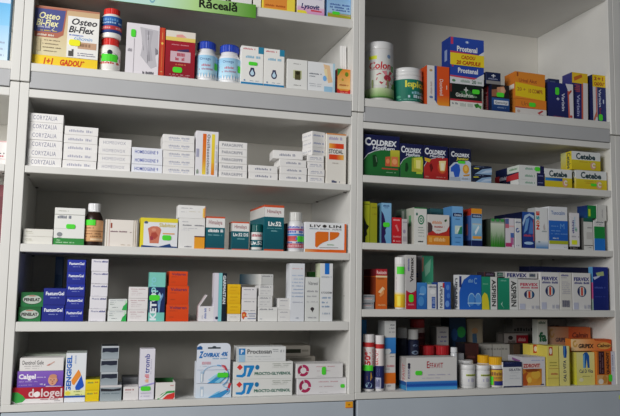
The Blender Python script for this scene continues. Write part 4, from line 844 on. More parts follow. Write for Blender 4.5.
box('yellow and white vitamin carton lying on top of two others', top(b), 571.6, 600.4, 152, 'd8c830', CB(), L=[g(0, 0, .5, 1, 'c8cc90', 'c8b428'), r(.5, 0, 1, 1, 'd8c42c'), t('Cetebe', .58, .06, .9, .94, '22464c', .02, -90)], dep=.055, Y=.012)

# ------------------------------------------------------------------ right bay, second shelf
LIME = [g(0, 0, 1, 1, 'a8b022', '98a01c')]
box('lime green carton with a black face outline, against the middle post', Q2, 363.5, 369.8, 201.4, 'a4ac20', LIME + [p('14160e', (0, .36), (.3, .48), (.5, .55), (.9, .6), (.7, .66), (.5, .7), (.6, .8), (.3, .86), (.3, 1), (0, 1)), r(0, .06, .9, .08, '6a7018')], dep=.05)
box('plain olive lime carton right of the black face outline carton', Q2, 370.2, 377.2, 203, '9aa21e', [g(0, 0, 1, 1, 'a09e1e', '949a20'), d(.2, .1, .9, .13, '70741a', 5), d(.3, .26, .9, .29, '8a7c1c', 5)], dep=.05)
box('light blue carton with a dark purple profile and green tag', Q2, 381.2, 391.4, 203, '7fb4d8', [g(0, 0, 1, 1, '86b8dc', '6ea8d0'), d(.18, .05, .8, .09, '2a4a80', 6), d(.24, .11, .7, .13, '4a70a0', 6), p('2a1a50', (0, .2), (.2, .28), (.34, .4), (.4, .5), (.56, .58), (.4, .66), (.44, .76), (.3, .82), (.5, 1), (0, 1))], L=[r(0, 0, 1, 1, '5a8aa8')], dep=.05, st=(.5, .54, .74, .13), Y=.012)
box('red carton with faint white lettering, right of the profile carton', Q2, 391.9, 401.6, 217.6, 'c8202c', [g(0, 0, 1, 1, 'd0242e', 'b81824'), d(.12, .06, .9, .12, 'f0b0b0', 7), p('e07a7c', (.3, .3), (.5, .26), (.74, .5), (.62, .54)), d(.1, .7, .95, .76, 'e08a8c', 7), p('f0b8b8', (.1, .92), (.2, .84), (.3, .92)), d(.4, .88, .9, .93, 'e08a8c', 4)], dep=.05)
box('narrow grey white carton between the red and the ringed carton', Q2, 402, 407.6, 219, 'c8c4c4', [d(.1, .1, .9, .16, '9a94a0', 4), e(.4, .5, .25, .08, '9a90a8'), r(.1, .7, .8, .9, 'b0a8ae')], dep=.05)
box('greenish grey carton standing behind the narrow one, under the shelf', Q2, 401, 408.6, 209.4, '5a6a5e', [r(.1, .05, .4, .95, '9aa09a')], Y=.07, dep=.04)
box('white carton with green top and green ring emblem', Q2, 414.2, 427, 207.6, 'dcdcd8', [r(0, 0, 1, .03, '1c7a3c'), o(.54, .33, .25, .13, .7, '1c7a54', 0, 360), o(.54, .33, .12, .06, .5, '2a8a60', 0, 360), e(.2, .18, .07, .04, '1c6a5a'), d(.3, .53, .7, .55, '6a8a7c', 6), d(.2, .6, .8, .62, 'a0aca4', 8), d(.3, .67, .8, .69, 'a0aca4', 7), d(.25, .76, .75, .78, 'a0aca4', 7), d(.28, .9, .74, .935, '30383c', 5)], L=[g(0, 0, 1, 1, 'b8bcae', 'c8c4bc'), r(.3, .2, .6, .5, '5a9a6a')], T=[r(0, 0, 1, 1, '2a7a3a')], dep=.055)
a = box('flat orange carton under the white and red cosmetic carton', Q2, 427.6, 449.6, 235.8, 'd8882a', [g(0, 0, 1, 1, 'dc8c2c', 'd08024'), r(.06, .2, .2, .7, 'e4a850'), d(.28, .2, .8, .6, 'ecc488', 6)], dep=.05)
box('white carton with red curve and dark portrait, on the orange carton', top(a), 427.6, 449.4, 214.8, 'd8d4d0', [p('b83028', (0, .6), (.4, .9), (.8, .8), (1, .5), (1, 1), (0, 1)), p('d8d4d0', (0, 0), (1, 0), (1, .5), (.86, .78), (.5, .9), (.3, .84), (.2, .6)), p('4a3a3c', (0, .36), (.14, .4), (.22, .56), (.2, .8), (0, .9)), d(.2, .3, .7, .44, 'd89878', 7), d(.3, .54, .76, .62, 'b85a58', 8), d(.4, .72, .6, .76, 'c88a80', 5), p('2a5a30', (.76, .26), (.86, .18), (.88, .28), (.8, .34))], dep=.05)
box('dark teal carton standing behind the white and red cosmetic carton', Q2, 430, 444, 208.6, '22484e', [r(0, .0, 1, .1, '2e5a60')], Y=.075, dep=.04)
NB = lambda im: [r(.08, .17, .92, .26, '1a2c5c'), e(.5, .215, .44, .05, '1a2c5c'), t('Otrivin', .2, .19, .86, .25, 'c8d8ec', .03), d(.3, .31, .7, .34, '4a7aa8', 6)] + im
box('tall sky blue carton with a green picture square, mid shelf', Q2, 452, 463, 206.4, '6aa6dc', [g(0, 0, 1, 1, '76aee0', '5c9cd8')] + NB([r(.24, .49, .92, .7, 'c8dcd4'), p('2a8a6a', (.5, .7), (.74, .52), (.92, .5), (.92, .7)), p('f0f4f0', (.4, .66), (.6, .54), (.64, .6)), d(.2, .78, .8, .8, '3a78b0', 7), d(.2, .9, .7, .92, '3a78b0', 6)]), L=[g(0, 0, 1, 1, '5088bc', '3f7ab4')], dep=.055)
box('blue nasal spray carton with an orange top, right of the sky blue', Q2, 471.2, 482, 208.6, '3a68a8', [r(0, 0, 1, .14, 'e09428'), g(0, .14, 1, .86, '7aaedc', '9ac0e0'), r(.04, .15, .96, .25, '162a58'), t('Otrivin', .14, .17, .9, .23, 'b8cce8', .03), r(.1, .4, .94, .72, 'd0c0a0'), g(.1, .42, .94, .72, 'a8d0e4', '6aaad4'), p('e4eef4', (.3, .62), (.66, .44), (.74, .5), (.4, .7)), r(.1, .73, .94, .8, 'e0a040'), r(0, .84, 1, 1, '14245a')], L=[r(0, 0, 1, .18, 'a83020'), r(0, .18, 1, .84, '3a5a98'), r(.3, .4, .6, .7, 'b05a58'), r(0, .84, 1, 1, '0e1a40')], dep=.05)
GRS = [g(0, 0, 1, .25, '28503a', 'd0d8c8'), g(0, .16, 1, 1, 'd4dccc', '3c8a2a'), r(.06, .0, .28, .1, '3a9a4a'), r(.4, .0, .62, .1, '3a9a4a'), r(.74, .0, .96, .1, '3a9a4a')] + [p('2c8a1c', (.02 + .12 * i, 1), (.06 + .12 * i, .45 + .15 * ((i * 5) % 3) / 2), (.12 + .12 * i, 1)) for i in range(8)]
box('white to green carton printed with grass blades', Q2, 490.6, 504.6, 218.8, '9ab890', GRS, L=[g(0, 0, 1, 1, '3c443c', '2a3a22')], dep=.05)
box('white carton with pink and blue blocks, right of the grass carton', Q2, 505.4, 514.4, 218.2, 'd8d4dc', [r(0, .02, .4, .22, '5a6aa0'), r(0, .2, .4, .34, 'c86a80'), r(.4, .25, 1, .3, 'e0b4b4'), r(.56, .5, .95, .66, '4a6ab0'), r(.56, .66, .9, .9, 'b46a9a'), r(0, .84, .7, .97, 'b83a70')], L=[r(0, 0, 1, 1, '8a8a90')], dep=.045)
box('narrow white carton with a small blue loop', Q2, 515, 521.6, 218.6, 'd8dadc', [d(.1, .1, .9, .15, '5a6a90', 5), o(.4, .4, .3, .08, .5, '3a5aa0', 0, 300), d(.1, .9, .6, .94, 'a0a4b0', 3)], dep=.04)
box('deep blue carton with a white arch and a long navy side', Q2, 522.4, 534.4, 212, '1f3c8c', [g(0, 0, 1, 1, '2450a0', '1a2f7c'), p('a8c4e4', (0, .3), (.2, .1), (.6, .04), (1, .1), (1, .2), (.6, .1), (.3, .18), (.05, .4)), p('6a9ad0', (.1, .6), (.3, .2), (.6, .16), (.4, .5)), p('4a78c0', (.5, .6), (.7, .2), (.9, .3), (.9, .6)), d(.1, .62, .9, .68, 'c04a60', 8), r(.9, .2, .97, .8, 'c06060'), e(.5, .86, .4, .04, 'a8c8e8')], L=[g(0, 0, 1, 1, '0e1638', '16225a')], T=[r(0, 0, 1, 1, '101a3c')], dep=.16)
box('white carton with four vertical letters in orange and teal', Q2, 535.4, 548, 207.8, 'dfe2e4', [r(0, 0, 1, 1, 'dfe1e2'), g(0, .8, 1, 1, 'dfe6ea', '2a7ab8'), t('N', .06, .42, .32, .54, 'd8402a', .06, 90), t('O', .06, .31, .32, .415, 'e07a30', .06, 90), t('S', .06, .2, .32, .3, '3aa0a8', .06, 90), t('E', .06, .09, .32, .19, 'd84a3a', .06, 90), d(.5, .56, .94, .59, '9aa8ac', 7), d(.2, .82, .34, .85, '5a6a7c', 3), p('c0b8b8', (.6, .46), (.7, .38), (.76, .52), (.66, .56))], L=[r(0, 0, 1, 1, 'b4b8b8')], dep=.04)
box('broad white carton with a blue block and an olive stripe', Q2, 548.6, 567.8, 206.8, 'dcdee2', [t('Tusocalm', .14, .1, .86, .19, '3a6aac', .015), r(0, .33, 1, .8, '2566c0'), g(0, .33, 1, .8, '2868c4', '1f5cb6'), t('M', .6, .4, .82, .52, '6aa0dc', .0), d(.12, .45, .5, .47, '7aa8e0', 9), d(.12, .56, .6, .58, '7aa8e0', 10), d(.12, .63, .98, .65, '7aa8e0', 14), d(.16, .73, .5, .76, 'c8d8ec', 7), r(0, .8, 1, .88, 'a8b028'), d(.76, .94, .9, .96, '9aa0a8', 4)], dep=.05)
box('narrow white carton with black foot and yellow patch', Q2, 570.4, 579.6, 213, 'dcdade', [d(.2, .2, .4, .55, '4a4a90', 6, 90), d(.4, .1, .56, .5, 'a8c8dc', 7, 90), d(.5, .4, .74, .55, '6aa890', 3, 90), d(.12, .62, .9, .66, 'a8a8b0', 6), g(.1, .74, .7, .86, 'd8e42a', 'e0e034'), r(0, .91, 1, 1, '1c1618'), d(.2, .93, .7, .97, '908888', 5)], L=[r(0, 0, 1, 1, 'c4c2c2'), r(0, .91, 1, 1, '1c1618')], dep=.04)
a = box('white carton with dark green cap band, below the blue green one', Q2, 583.6, 593, 218, 'd4d4d0', [r(0, 0, 1, .12, '1a5a4a'), d(.4, .28, .9, .32, '8a8a8c', 5), r(.3, .44, .9, .66, 'c0beba'), d(.4, .9, .8, .93, '7a7a7e', 4), r(0, .84, 1, .86, '3a3a3c')], L=[g(0, 0, 1, 1, '5a5a58', '6a6a66')], dep=.045)
b = box('white, green and blue banded carton at the right panel', Q2, 594, 605, 220.6, 'd8d8d6', [d(.2, .03, .9, .08, '6a7078', 5), r(0, .2, 1, .6, '16883c'), r(0, .6, 1, 1, '1c74cc'), d(.3, .12, .7, .15, 'a0a4a8', 4)], dep=.045)
box('blue and green carton with a yellow mark, lying on the capped one', top(a), 587.4, 596, 205.4, '15803a', [r(0, 0, 1, 1, '12803c'), r(.1, .3, .34, .86, 'c0d832')], L=[g(0, 0, 1, 1, '1a2e6a', '1c4a80')], dep=.05, Y=.016)
box('pale carton lying on the green and blue banded carton', top(b), 596.6, 606.6, 204.8, 'd0d0cc', [d(.5, .3, .62, .8, 'a8a6a8', 5, 90), r(.04, 0, .1, 1, 'b4b4b2')], dep=.05, Y=.016)

# ------------------------------------------------------------------ right bay, third shelf
SG = [r(0, 0, 1, .1, 'a8a6a6'), g(0, .1, 1, 1, '8c9298', 'a4a8ac'), d(.1, .14, .9, .3, '4a5058', 8), e(.5, .5, .4, .1, 'b8a0a0'), d(.1, .6, .9, .7, 'd4d4d4', 6)]
box('orange carton with red top band and a dark red side', Q3, 375.6, 387.2, 269, 'd06820', [g(0, 0, 1, 1, 'd8702a', 'd0601c'), r(0, 0, 1, .16, 'b02430'), t('Redoxin', .08, .04, .94, .13, 'ecc8c4', .03), r(0, .17, 1, .21, 'e8d8b0'), d(.1, .22, .8, .26, 'a85a28', 7), p('f0cfa4', (.2, .58), (.6, .44), (.8, .5), (.5, .62)), p('e89a5a', (.3, .66), (.7, .5), (.72, .62), (.4, .7)), d(.2, .88, .9, .92, 'e8a870', 6)], L=[r(0, 0, 1, .18, '6a1a22'), g(0, .2, 1, 1, '7a2e18', '8a3a1c')], dep=.095)
stack(2, 'flat silver carton with faint red print', 'before the orange carton', Q3, 362.4, 374.4, 294.8, '9a9ea2', SG, dep=.03)
lathe_thing('white and yellow effervescent tube with green tag', Q3, 395.2, 405.2, 257, [('tube_body', [(.94, 0), (.96, .01), (.96, .87)], 'dcdcd8', False), ('cap', [(.98, .86), (1, .865), (1, .99), (.92, 1)], 'e4e4e4', True)],
    deco=(.13, .97, 'dcdcd8', [g(0, 0, 1, .66, 'd8d8d4', 'dcdcda'), r(0, .66, 1, .72, 'e8d8a0'), g(0, .7, 1, 1, 'e8c830', 'e4b020'), r(.3, .74, .5, .96, 'f0e050'), d(.2, .3, .24, .6, 'b0a8b8', 9, 90)], .97), st=(.5, .15, .44, .17), name='effervescent_tube', cat='tube')
box('upright carton with grey top, vertical lettering and red foot', Q3, 405.8, 416.2, 255, 'c4c2c2', [g(0, 0, 1, .7, 'c8c6c4', 'bcb8ba'), d(.18, .04, .34, .3, '4a4a90', 7, 90), t('Vitamax', .4, .04, .74, .5, '2c2628', .03, 90), r(0, .66, 1, 1, 'b01a34'), p('c0bebe', (0, .5), (1, .5), (1, .62), (.8, .68), (.5, .7), (.2, .68), (0, .62)), d(.2, .9, .8, .93, 'd88090', 6)], dep=.06, st=(.5, .8, .5, .16))
a = box('tall mint green carton standing behind a short blue one', Q3, 421.8, 433.4, 255.8, '3c9c78', [g(0, 0, 1, 1, '44a480', '3a9470'), p('c08070', (0, .05), (.16, .02), (.12, .3), (0, .3)), p('8ac4a8', (.2, .2), (.8, .05), (.7, .3), (.3, .4)), d(.2, .5, .9, .54, '8ac4a8', 7)], L=[r(0, 0, 1, 1, 'b4b4bc'), d(.2, .3, .5, .9, '4a68b0', 9, 90)], Y=.055, dep=.05)
box('short blue carton before the tall mint green one', Q3, 417, 427, 282.6, '2c6cb8', [g(0, 0, 1, 1, '3a80c8', '2460ac'), e(.6, .3, .34, .18, '5a9ad8'), e(.4, .7, .3, .18, '4a8ccc'), d(.2, .4, .7, .46, 'a0c8e8', 5)], dep=.03)
box('small white and navy carton, left of the vertical lettered one', Q3, 427.6, 436.8, 284.4, 'd4d6da', [d(.1, .06, .95, .14, '6a7080', 5), e(.55, .3, .3, .1, 'e4e6e8'), r(.44, .5, .84, .96, '3a5aa8'), d(.48, .54, .8, .9, '8aa0d0', 5, 90), r(.96, 0, 1, 1, '2a3a70')], dep=.04)
box('white carton with vertical black lettering and a red corner', Q3, 437.8, 444.4, 282.4, 'dcdee0', [t('UPSARIN', .3, .14, .72, .95, '2c3040', .02, -90), r(.74, .02, 1, .2, 'c03040')], L=[r(0, 0, 1, 1, '24408a')], dep=.04)
box('blue bubbly carton between two vertical lettered cartons', Q3, 444.8, 450.8, 282, '2458b8', [g(0, 0, 1, 1, '2c62c4', '1c4aa4'), e(.5, .2, .3, .1, '5a8ad8'), e(.6, .5, .3, .1, '4a7ccc'), e(.4, .8, .36, .12, '6a9ae0')], dep=.04)
box('wide blue and white carton showing two bubbles, mid shelf', Q3, 459.2, 481.4, 275, '1f5cbc', [g(0, 0, 1, 1, '1c58bc', '2466c4'), p('dce0e4', (0, 0), (.5, 0), (.2, .14), (.06, .34), (0, .5)), r(0, .04, .1, .36, '26306e'), t('C', .66, .08, .8, .26, '7aa8dc', .02), d(.4, .12, .62, .22, '7aa8dc', 4), o(.55, .74, .17, .22, .84, '9ac8ec', 120, 330), e(.55, .72, .14, .17, '4a8cd8'), o(.85, .74, .15, .22, .84, '9ac8ec', 200, 380), e(.85, .72, .13, .17, '5a98de'), r(.36, .8, .98, .83, 'a8d0f0')], L=[r(0, 0, 1, 1, 'd8dadc'), t('UPSARIN', .25, .1, .7, .95, '2c3040', .03, -90)], dep=.035)
ASP = [r(0, 0, .56, 1, '1c8a66'), g(0, 0, .56, 1, '209070', '188060'), r(.56, 0, 1, 1, 'd8dad8'), t('ASPIRIN', .64, .08, .92, .9, '262a2a', .03, -90)]
a = box('green and white carton with a yellow drop, left of its twin', Q3, 481.8, 497.2, 276.8, '1c8a66', ASP + [p('d8cc30', (0, 1), (0, .6), (.16, .48), (.34, .54), (.44, .74), (.48, 1)), d(.06, .2, .4, .24, '70c0a0', 6)], dep=.04)
b = box('green and white carton with a pale streak, right of the yellow drop', Q3, 498.6, 518, 278.2, '1c8a66', ASP + [p('a8d4c4', (.2, .9), (.1, .82), (.2, .74), (.16, .84), (.28, .96)), d(.1, .06, .4, .1, '80c8b0', 6)], dep=.04)
FE = lambda c: [t('FERVEX', .08, .12, .92, .22, c, .05, sp=1.1), d(.1, .245, .92, .3, c, 12), e(.5, .5, .25, .145, '24305e'), e(.5, .5, .2, .125, 'd8d4d0'), p('24305e', (.3, .46), (.38, .4), (.38, .6), (.3, .54)), r(.45, .39, .55, .61, 'c8402c'), p('24608a', (.62, .4), (.7, .46), (.7, .54), (.62, .6)), r(.04, .8, .3, .98, 'b8bcd0'), d(.6, .86, .96, .96, 'b8bac8', 6)]
c = box('white sachet carton with pink red title and striped roundel', Q3, 518.6, 539.8, 279.4, 'd8d6d4', FE('c03a58'), dep=.05)
box('white sachet carton with navy title, second with a striped roundel', Q3, 540.4, 559.6, 272.2, 'dad9d8', FE('2a2e7c'), dep=.05)
box('white sachet carton turned to its barcode side, between two roundels', Q3, 560, 572, 272.6, 'd4d2cc', [d(.1, .05, .8, .1, '4a4a8c', 7), d(.12, .13, .6, .15, '9a98a8', 7)] + [d(.15, .24 + .05 * i, .85, .265 + .05 * i, 'b8b6c0', 8) for i in range(7)] + [r(.15 + .07 * i, .74, .18 + .07 * i + .02 * (i % 2), .92, '5a5a78') for i in range(9)], dep=.06)
box('white sachet carton with navy title, last roundel before the dark blue carton', Q3, 572.6, 591, 273, 'dad9d8', FE('2a2e7c'), dep=.06)
box('dark blue carton with a pink edge, against the right panel', Q3, 593, 608.4, 267, '14267c', [g(0, 0, 1, 1, '162a84', '10206c'), p('a8b880', (.2, .14), (.7, .1), (.74, .2), (.3, .22)), p('c0c8e8', (.0, .24), (.5, .2), (.4, .24), (.1, .3)), d(.1, .46, .8, .5, '4a5ab0', 8), d(.1, .68, .8, .7, '3a4aa0', 8)], L=[g(0, 0, 1, .36, '5a9ac8', '5a9ac8'), r(0, .36, 1, .74, 'c85a90'), r(0, .74, 1, 1, '9ab0a8')], dep=.02)
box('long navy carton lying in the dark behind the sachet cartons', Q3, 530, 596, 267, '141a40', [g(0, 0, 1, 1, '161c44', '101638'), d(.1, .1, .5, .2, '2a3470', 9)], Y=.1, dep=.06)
box('flat white sachet carton lying across the green and white pair', top(b), 505.6, 537.4, 272, 'd8d6d8', [t('FERVEX', .04, .22, .66, .84, '2c3074', .05, sp=1.1), r(.74, .2, .94, .8, '8a948c'), d(.76, .3, .92, .66, '3a3a6a', 4)], dep=.04, Y=.018)
box('flat grey carton end with a dark green block, beside the flat sachet carton', top(a), 496, 505.2, 272, 'b4b4b2', [r(.1, .1, .75, .9, '3a5a50'), d(.2, .3, .7, .7, '8aa89c', 3)], dep=.04, Y=.018)
box('small dark brown carton lying on the yellow drop carton', top(a), 484, 494.6, 272, '342c34', [d(.2, .3, .9, .7, '6a5a74', 5), r(0, 0, .1, 1, '5a2a2a')], dep=.04, Y=.02)

# ------------------------------------------------------------------ right bay, bottom board
def tube(label, x0, x1, yt, ms, st=None, Y=.014):
    return lathe_thing(label, Q4, x0, x1, yt, [('tube_body', [(.95, 0), (.98, .01), (.98, .87)], 'e0dede', False), ('cap', [(.98, .865), (1, .87), (1, .99), (.93, 1)], 'e4e0e0', True)], deco=(.14, .955, '1a2458', ms, .985), st=st, name='effervescent_tube', cat='tube', Y=Y)
tube('white and navy vitamin tube lettered 50% in red', 363.2, 374, 334.6, [r(0, 0, 1, .52, 'e6dedc'), r(0, .0, 1, .1, 'c02a2a'), t('50%', .24, .13, .6, .5, 'c02830', .05, 90), t('GRATUIT', .7, .14, .84, .5, 'c04048', .02, 90), r(0, .52, 1, 1, '161e56'), p('e8b030', (.4, .72), (.62, .64), (.7, .76), (.6, .82), (.4, .8)), e(.5, .92, .18, .06, 'a8cce4')], st=(.42, .55, .62, .12))
tube('white and navy vitamin tube right of the 50% one', 374.8, 383.8, 335.6, [r(0, 0, 1, .5, 'e6dedc'), r(0, .02, 1, .12, 'c02a2a'), t('GRATUIT', .2, .15, .42, .49, 'c03038', .04, 90), r(0, .5, 1, 1, '1c2660'), d(.3, .56, .5, .72, '6a70a8', 5, 90), r(.14, .76, .6, 1, 'b4b6cc'), d(.2, .8, .52, .96, '5a5e88', 7)], Y=.016)
a = box('white and orange carton under the blue and white one', Q4, 383.8, 395.6, 354.2, 'd8d4d2', [d(.5, .05, .9, .08, '7a7a80', 5), d(.1, .3, .95, .36, 'c87880', 9), d(.1, .4, .5, .43, 'a0a0a4', 5), r(0, .52, 1, .82, 'e0701c'), g(.6, .52, 1, .82, 'e47a24', 'dc6816'), d(.1, .86, .6, .9, '8a8a94', 6)], Y=.03, dep=.05)
box('blue and white carton standing on the white and orange carton', top(a), 384.4, 395.8, 321, 'c4c6c6', [g(0, 0, 1, .5, 'c0c2c2', 'ccccca'), d(.5, .1, .9, .14, '6a6a70', 5), d(.4, .2, .9, .24, '8a8a90', 6), d(.4, .32, .9, .35, '8a8a90', 6), g(0, .5, 1, .98, '3a88d0', '2c74c0'), p('d4d6d6', (0, .84), (.5, .84), (.6, .92), (.4, 1), (0, 1))], L=[r(0, 0, 1, 1, '8a8c8c')], Y=.03, dep=.05)
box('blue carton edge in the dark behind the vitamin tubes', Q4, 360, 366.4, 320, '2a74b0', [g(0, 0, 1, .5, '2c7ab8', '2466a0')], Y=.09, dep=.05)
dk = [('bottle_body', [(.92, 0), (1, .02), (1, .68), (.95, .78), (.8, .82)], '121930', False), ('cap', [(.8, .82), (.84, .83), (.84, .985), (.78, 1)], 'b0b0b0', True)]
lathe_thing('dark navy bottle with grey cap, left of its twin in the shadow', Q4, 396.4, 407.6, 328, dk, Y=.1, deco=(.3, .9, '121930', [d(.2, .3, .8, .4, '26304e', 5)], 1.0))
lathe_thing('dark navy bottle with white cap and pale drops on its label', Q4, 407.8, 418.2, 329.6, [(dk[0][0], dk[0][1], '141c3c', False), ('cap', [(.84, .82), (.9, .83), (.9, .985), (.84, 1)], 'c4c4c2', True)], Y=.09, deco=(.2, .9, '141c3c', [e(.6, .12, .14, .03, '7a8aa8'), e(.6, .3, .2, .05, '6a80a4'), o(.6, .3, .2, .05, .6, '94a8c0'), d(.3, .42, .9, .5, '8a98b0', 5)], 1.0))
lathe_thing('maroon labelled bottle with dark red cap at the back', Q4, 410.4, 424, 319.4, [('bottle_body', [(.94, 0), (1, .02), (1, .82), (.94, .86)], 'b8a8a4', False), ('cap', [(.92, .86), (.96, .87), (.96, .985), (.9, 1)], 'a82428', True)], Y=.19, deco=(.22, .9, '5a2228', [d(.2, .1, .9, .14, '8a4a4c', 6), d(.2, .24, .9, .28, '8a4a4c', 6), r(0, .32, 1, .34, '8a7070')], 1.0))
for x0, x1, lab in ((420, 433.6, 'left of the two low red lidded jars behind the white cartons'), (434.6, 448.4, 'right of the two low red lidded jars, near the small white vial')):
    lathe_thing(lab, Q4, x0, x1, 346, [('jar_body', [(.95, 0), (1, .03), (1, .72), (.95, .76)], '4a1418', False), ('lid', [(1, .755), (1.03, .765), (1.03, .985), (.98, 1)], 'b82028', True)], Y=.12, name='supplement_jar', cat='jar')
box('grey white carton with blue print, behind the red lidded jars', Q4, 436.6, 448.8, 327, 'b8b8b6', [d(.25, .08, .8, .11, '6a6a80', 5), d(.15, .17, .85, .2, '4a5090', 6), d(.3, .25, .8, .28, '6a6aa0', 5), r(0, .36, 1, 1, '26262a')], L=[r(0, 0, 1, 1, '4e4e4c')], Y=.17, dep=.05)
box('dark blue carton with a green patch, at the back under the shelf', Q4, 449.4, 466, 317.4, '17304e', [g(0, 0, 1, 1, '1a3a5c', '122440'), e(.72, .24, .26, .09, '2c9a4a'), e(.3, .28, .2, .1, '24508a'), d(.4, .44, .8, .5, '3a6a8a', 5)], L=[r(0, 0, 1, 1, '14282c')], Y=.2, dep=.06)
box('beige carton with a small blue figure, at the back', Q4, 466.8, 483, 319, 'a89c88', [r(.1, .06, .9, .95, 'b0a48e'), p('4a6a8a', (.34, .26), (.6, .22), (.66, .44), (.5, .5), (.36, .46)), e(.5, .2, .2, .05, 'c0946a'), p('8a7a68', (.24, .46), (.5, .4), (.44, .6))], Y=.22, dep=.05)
a = box('wide white carton with a blue banded foot and red title', Q4, 406.2, 457, 357.4, 'dad8d6', [r(.0, 0, .02, 1, 'e2e0de'), t('E', .4, .12, .45, .33, 'b02838', .015), t('FFAVIT', .455, .17, .72, .33, 'b02838', .012, sp=1.1), r(.03, .18, .07, .64, '5a5c78'), d(.035, .2, .065, .62, 'd0d0dc', 8, 90), e(.05, .21, .025, .05, '2c2c40'), e(.05, .29, .025, .05, '2c2c40'), d(.42, .52, .86, .55, 'b8b4cc', 16), d(.3, .62, .66, .645, 'c4c0d0', 14), g(0, .73, 1, .83, '3a88d4', '2058b4'), g(0, .83, 1, .9, '1c48a4', '2a6cc4'), g(0, .9, 1, 1, '3f98dc', '5ab0e0')], L=[g(0, 0, 1, .7, 'a8a4a2', 'cac6c4'), t('EFFAVIT', .45, .2, .8, .86, 'b8585c', .01, 90), r(0, .74, 1, .86, '2a5a9c'), r(0, .86, 1, 1, '3a88bc')], dep=.05, st=(.235, .47, .15, .15), Y=.012)
lathe_thing('small white vial standing behind the wide blue footed carton', Q4, 451, 457, 347.6, [('vial_body', [(.95, 0), (1, .02), (1, .84), (.8, .87)], 'd4d6da', False), ('cap', [(.9, .865), (1, .88), (.96, .985), (.9, 1)], 'dcdee2', True)], Y=.07, name='medicine_vial', cat='vial')
box('small grey carton in the shadow beside the white vial', Q4, 457, 464.2, 353.4, '84868a', [d(.2, .2, .8, .5, '5a5c62', 4)], Y=.08, dep=.04)
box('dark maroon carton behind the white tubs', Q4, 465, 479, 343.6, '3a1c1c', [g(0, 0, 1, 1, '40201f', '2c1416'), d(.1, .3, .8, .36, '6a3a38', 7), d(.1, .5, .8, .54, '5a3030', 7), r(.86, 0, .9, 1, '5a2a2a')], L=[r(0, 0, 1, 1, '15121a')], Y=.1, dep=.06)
wt = [('tub_body', [(.95, 0), (1, .02), (1, .74), (.98, .78)], 'e0e0e0', False), ('lid', [(1, .775), (1.03, .785), (1.03, .98), (.97, 1)], 'e4e4e4', False)]
wd = (.28, .95, 'dedede', [r(.42, .18, 1, .3, 'b8c828'), d(.44, .2, .8, .28, '4a4a4a', 5), d(.5, .42, .8, .66, 'b8b8cc', 4), r(0, .86, 1, .88, 'b8c0c8')], 1.0)
lathe_thing('small white tub with yellow green stripe, left of two alike', Q4, 460.4, 474, 365, wt, deco=wd, name='supplement_tub', cat='tub')
lathe_thing('small white tub with yellow green stripe, right beside the yellow capped bottle', Q4, 475, 489, 365.6, wt, deco=wd, name='supplement_tub', cat='tub')
lathe_thing('white tub half hidden behind the left stripe tub', Q4, 459, 472, 360.8, wt, Y=.055, name='supplement_tub', cat='tub')
yl = lambda: [('bottle_body', [(.94, 0), (1, .02), (1, .62), (.94, .72), (.86, .74)], 'dedcd8', False), ('cap', [(.84, .735), (.88, .745), (.88, .985), (.82, 1)], 'e4ac18', True)]
lathe_thing('yellow capped vitamin bottle with golden label and green tag', Q4, 489, 502, 357.6, yl(), deco=(.38, .93, 'd8a828', [g(0, 0, 1, .7, 'e0b83a', 'c89030'), r(0, 0, 1, .06, '5a3a60'), d(.2, .2, .9, .4, '8a5a38', 6), d(.2, .5, .8, .58, '8a6a40', 7), p('c05a40', (.8, .1), (1, .2), (1, .6), (.86, .5)), r(.4, .74, 1, 1, '2a2e80')], 1.0), st=(.2, .72, .34, .5))
lathe_thing('yellow capped bottle standing half hidden behind another', Q4, 477.6, 489.4, 355.8, yl(), Y=.06)
ob = stack(2, 'long flat pale carton', 'behind the yellow capped bottles', Q4, 481, 512, 344.4, 'b4b2ac', [d(.1, .2, .95, .3, '8a8884', 7), r(.35, 0, .37, 1, '6a6864'), r(.66, .1, .67, .9, '8a8884'), r(0, .9, 1, 1, '4a4844')], Y=.14, dep=.06)
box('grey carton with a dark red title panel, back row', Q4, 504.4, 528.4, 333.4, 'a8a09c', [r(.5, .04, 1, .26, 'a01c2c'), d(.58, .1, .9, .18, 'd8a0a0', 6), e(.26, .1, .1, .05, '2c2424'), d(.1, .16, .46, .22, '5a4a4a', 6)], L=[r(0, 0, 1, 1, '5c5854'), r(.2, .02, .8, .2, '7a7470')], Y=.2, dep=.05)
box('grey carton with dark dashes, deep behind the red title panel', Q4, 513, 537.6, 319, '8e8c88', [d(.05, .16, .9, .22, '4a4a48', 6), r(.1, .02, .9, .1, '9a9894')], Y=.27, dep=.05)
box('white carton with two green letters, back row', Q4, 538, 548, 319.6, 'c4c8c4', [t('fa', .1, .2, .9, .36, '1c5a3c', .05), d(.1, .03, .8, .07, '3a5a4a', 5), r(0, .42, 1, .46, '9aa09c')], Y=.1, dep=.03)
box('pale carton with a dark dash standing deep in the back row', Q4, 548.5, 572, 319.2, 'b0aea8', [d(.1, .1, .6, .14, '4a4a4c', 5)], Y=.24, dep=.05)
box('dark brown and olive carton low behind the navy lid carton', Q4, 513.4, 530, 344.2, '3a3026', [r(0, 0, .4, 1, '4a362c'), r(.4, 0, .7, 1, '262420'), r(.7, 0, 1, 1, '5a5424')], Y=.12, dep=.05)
NL = [r(0, 0, 1, .07, '1a2450'), d(.1, .02, .5, .05, '4a5484', 6), r(0, .07, 1, .2, '1a2450'), r(0, .2, 1, .95, 'd8dadc'), t('GELATIN', .3, .26, .92, .36, '3a4058', .02), d(.34, .42, .9, .44, 'b0b4bc', 8), d(.34, .54, .84, .56, 'b0b4bc', 8), d(.34, .64, .88, .66, 'b0b4bc', 8), r(0, .95, 1, 1, '1a2450')]
box('white carton with navy lid band and navy foot line', Q4, 503, 521.8, 362, 'd8dadc', NL, T=[r(0, 0, 1, 1, '12183a')], dep=.035)
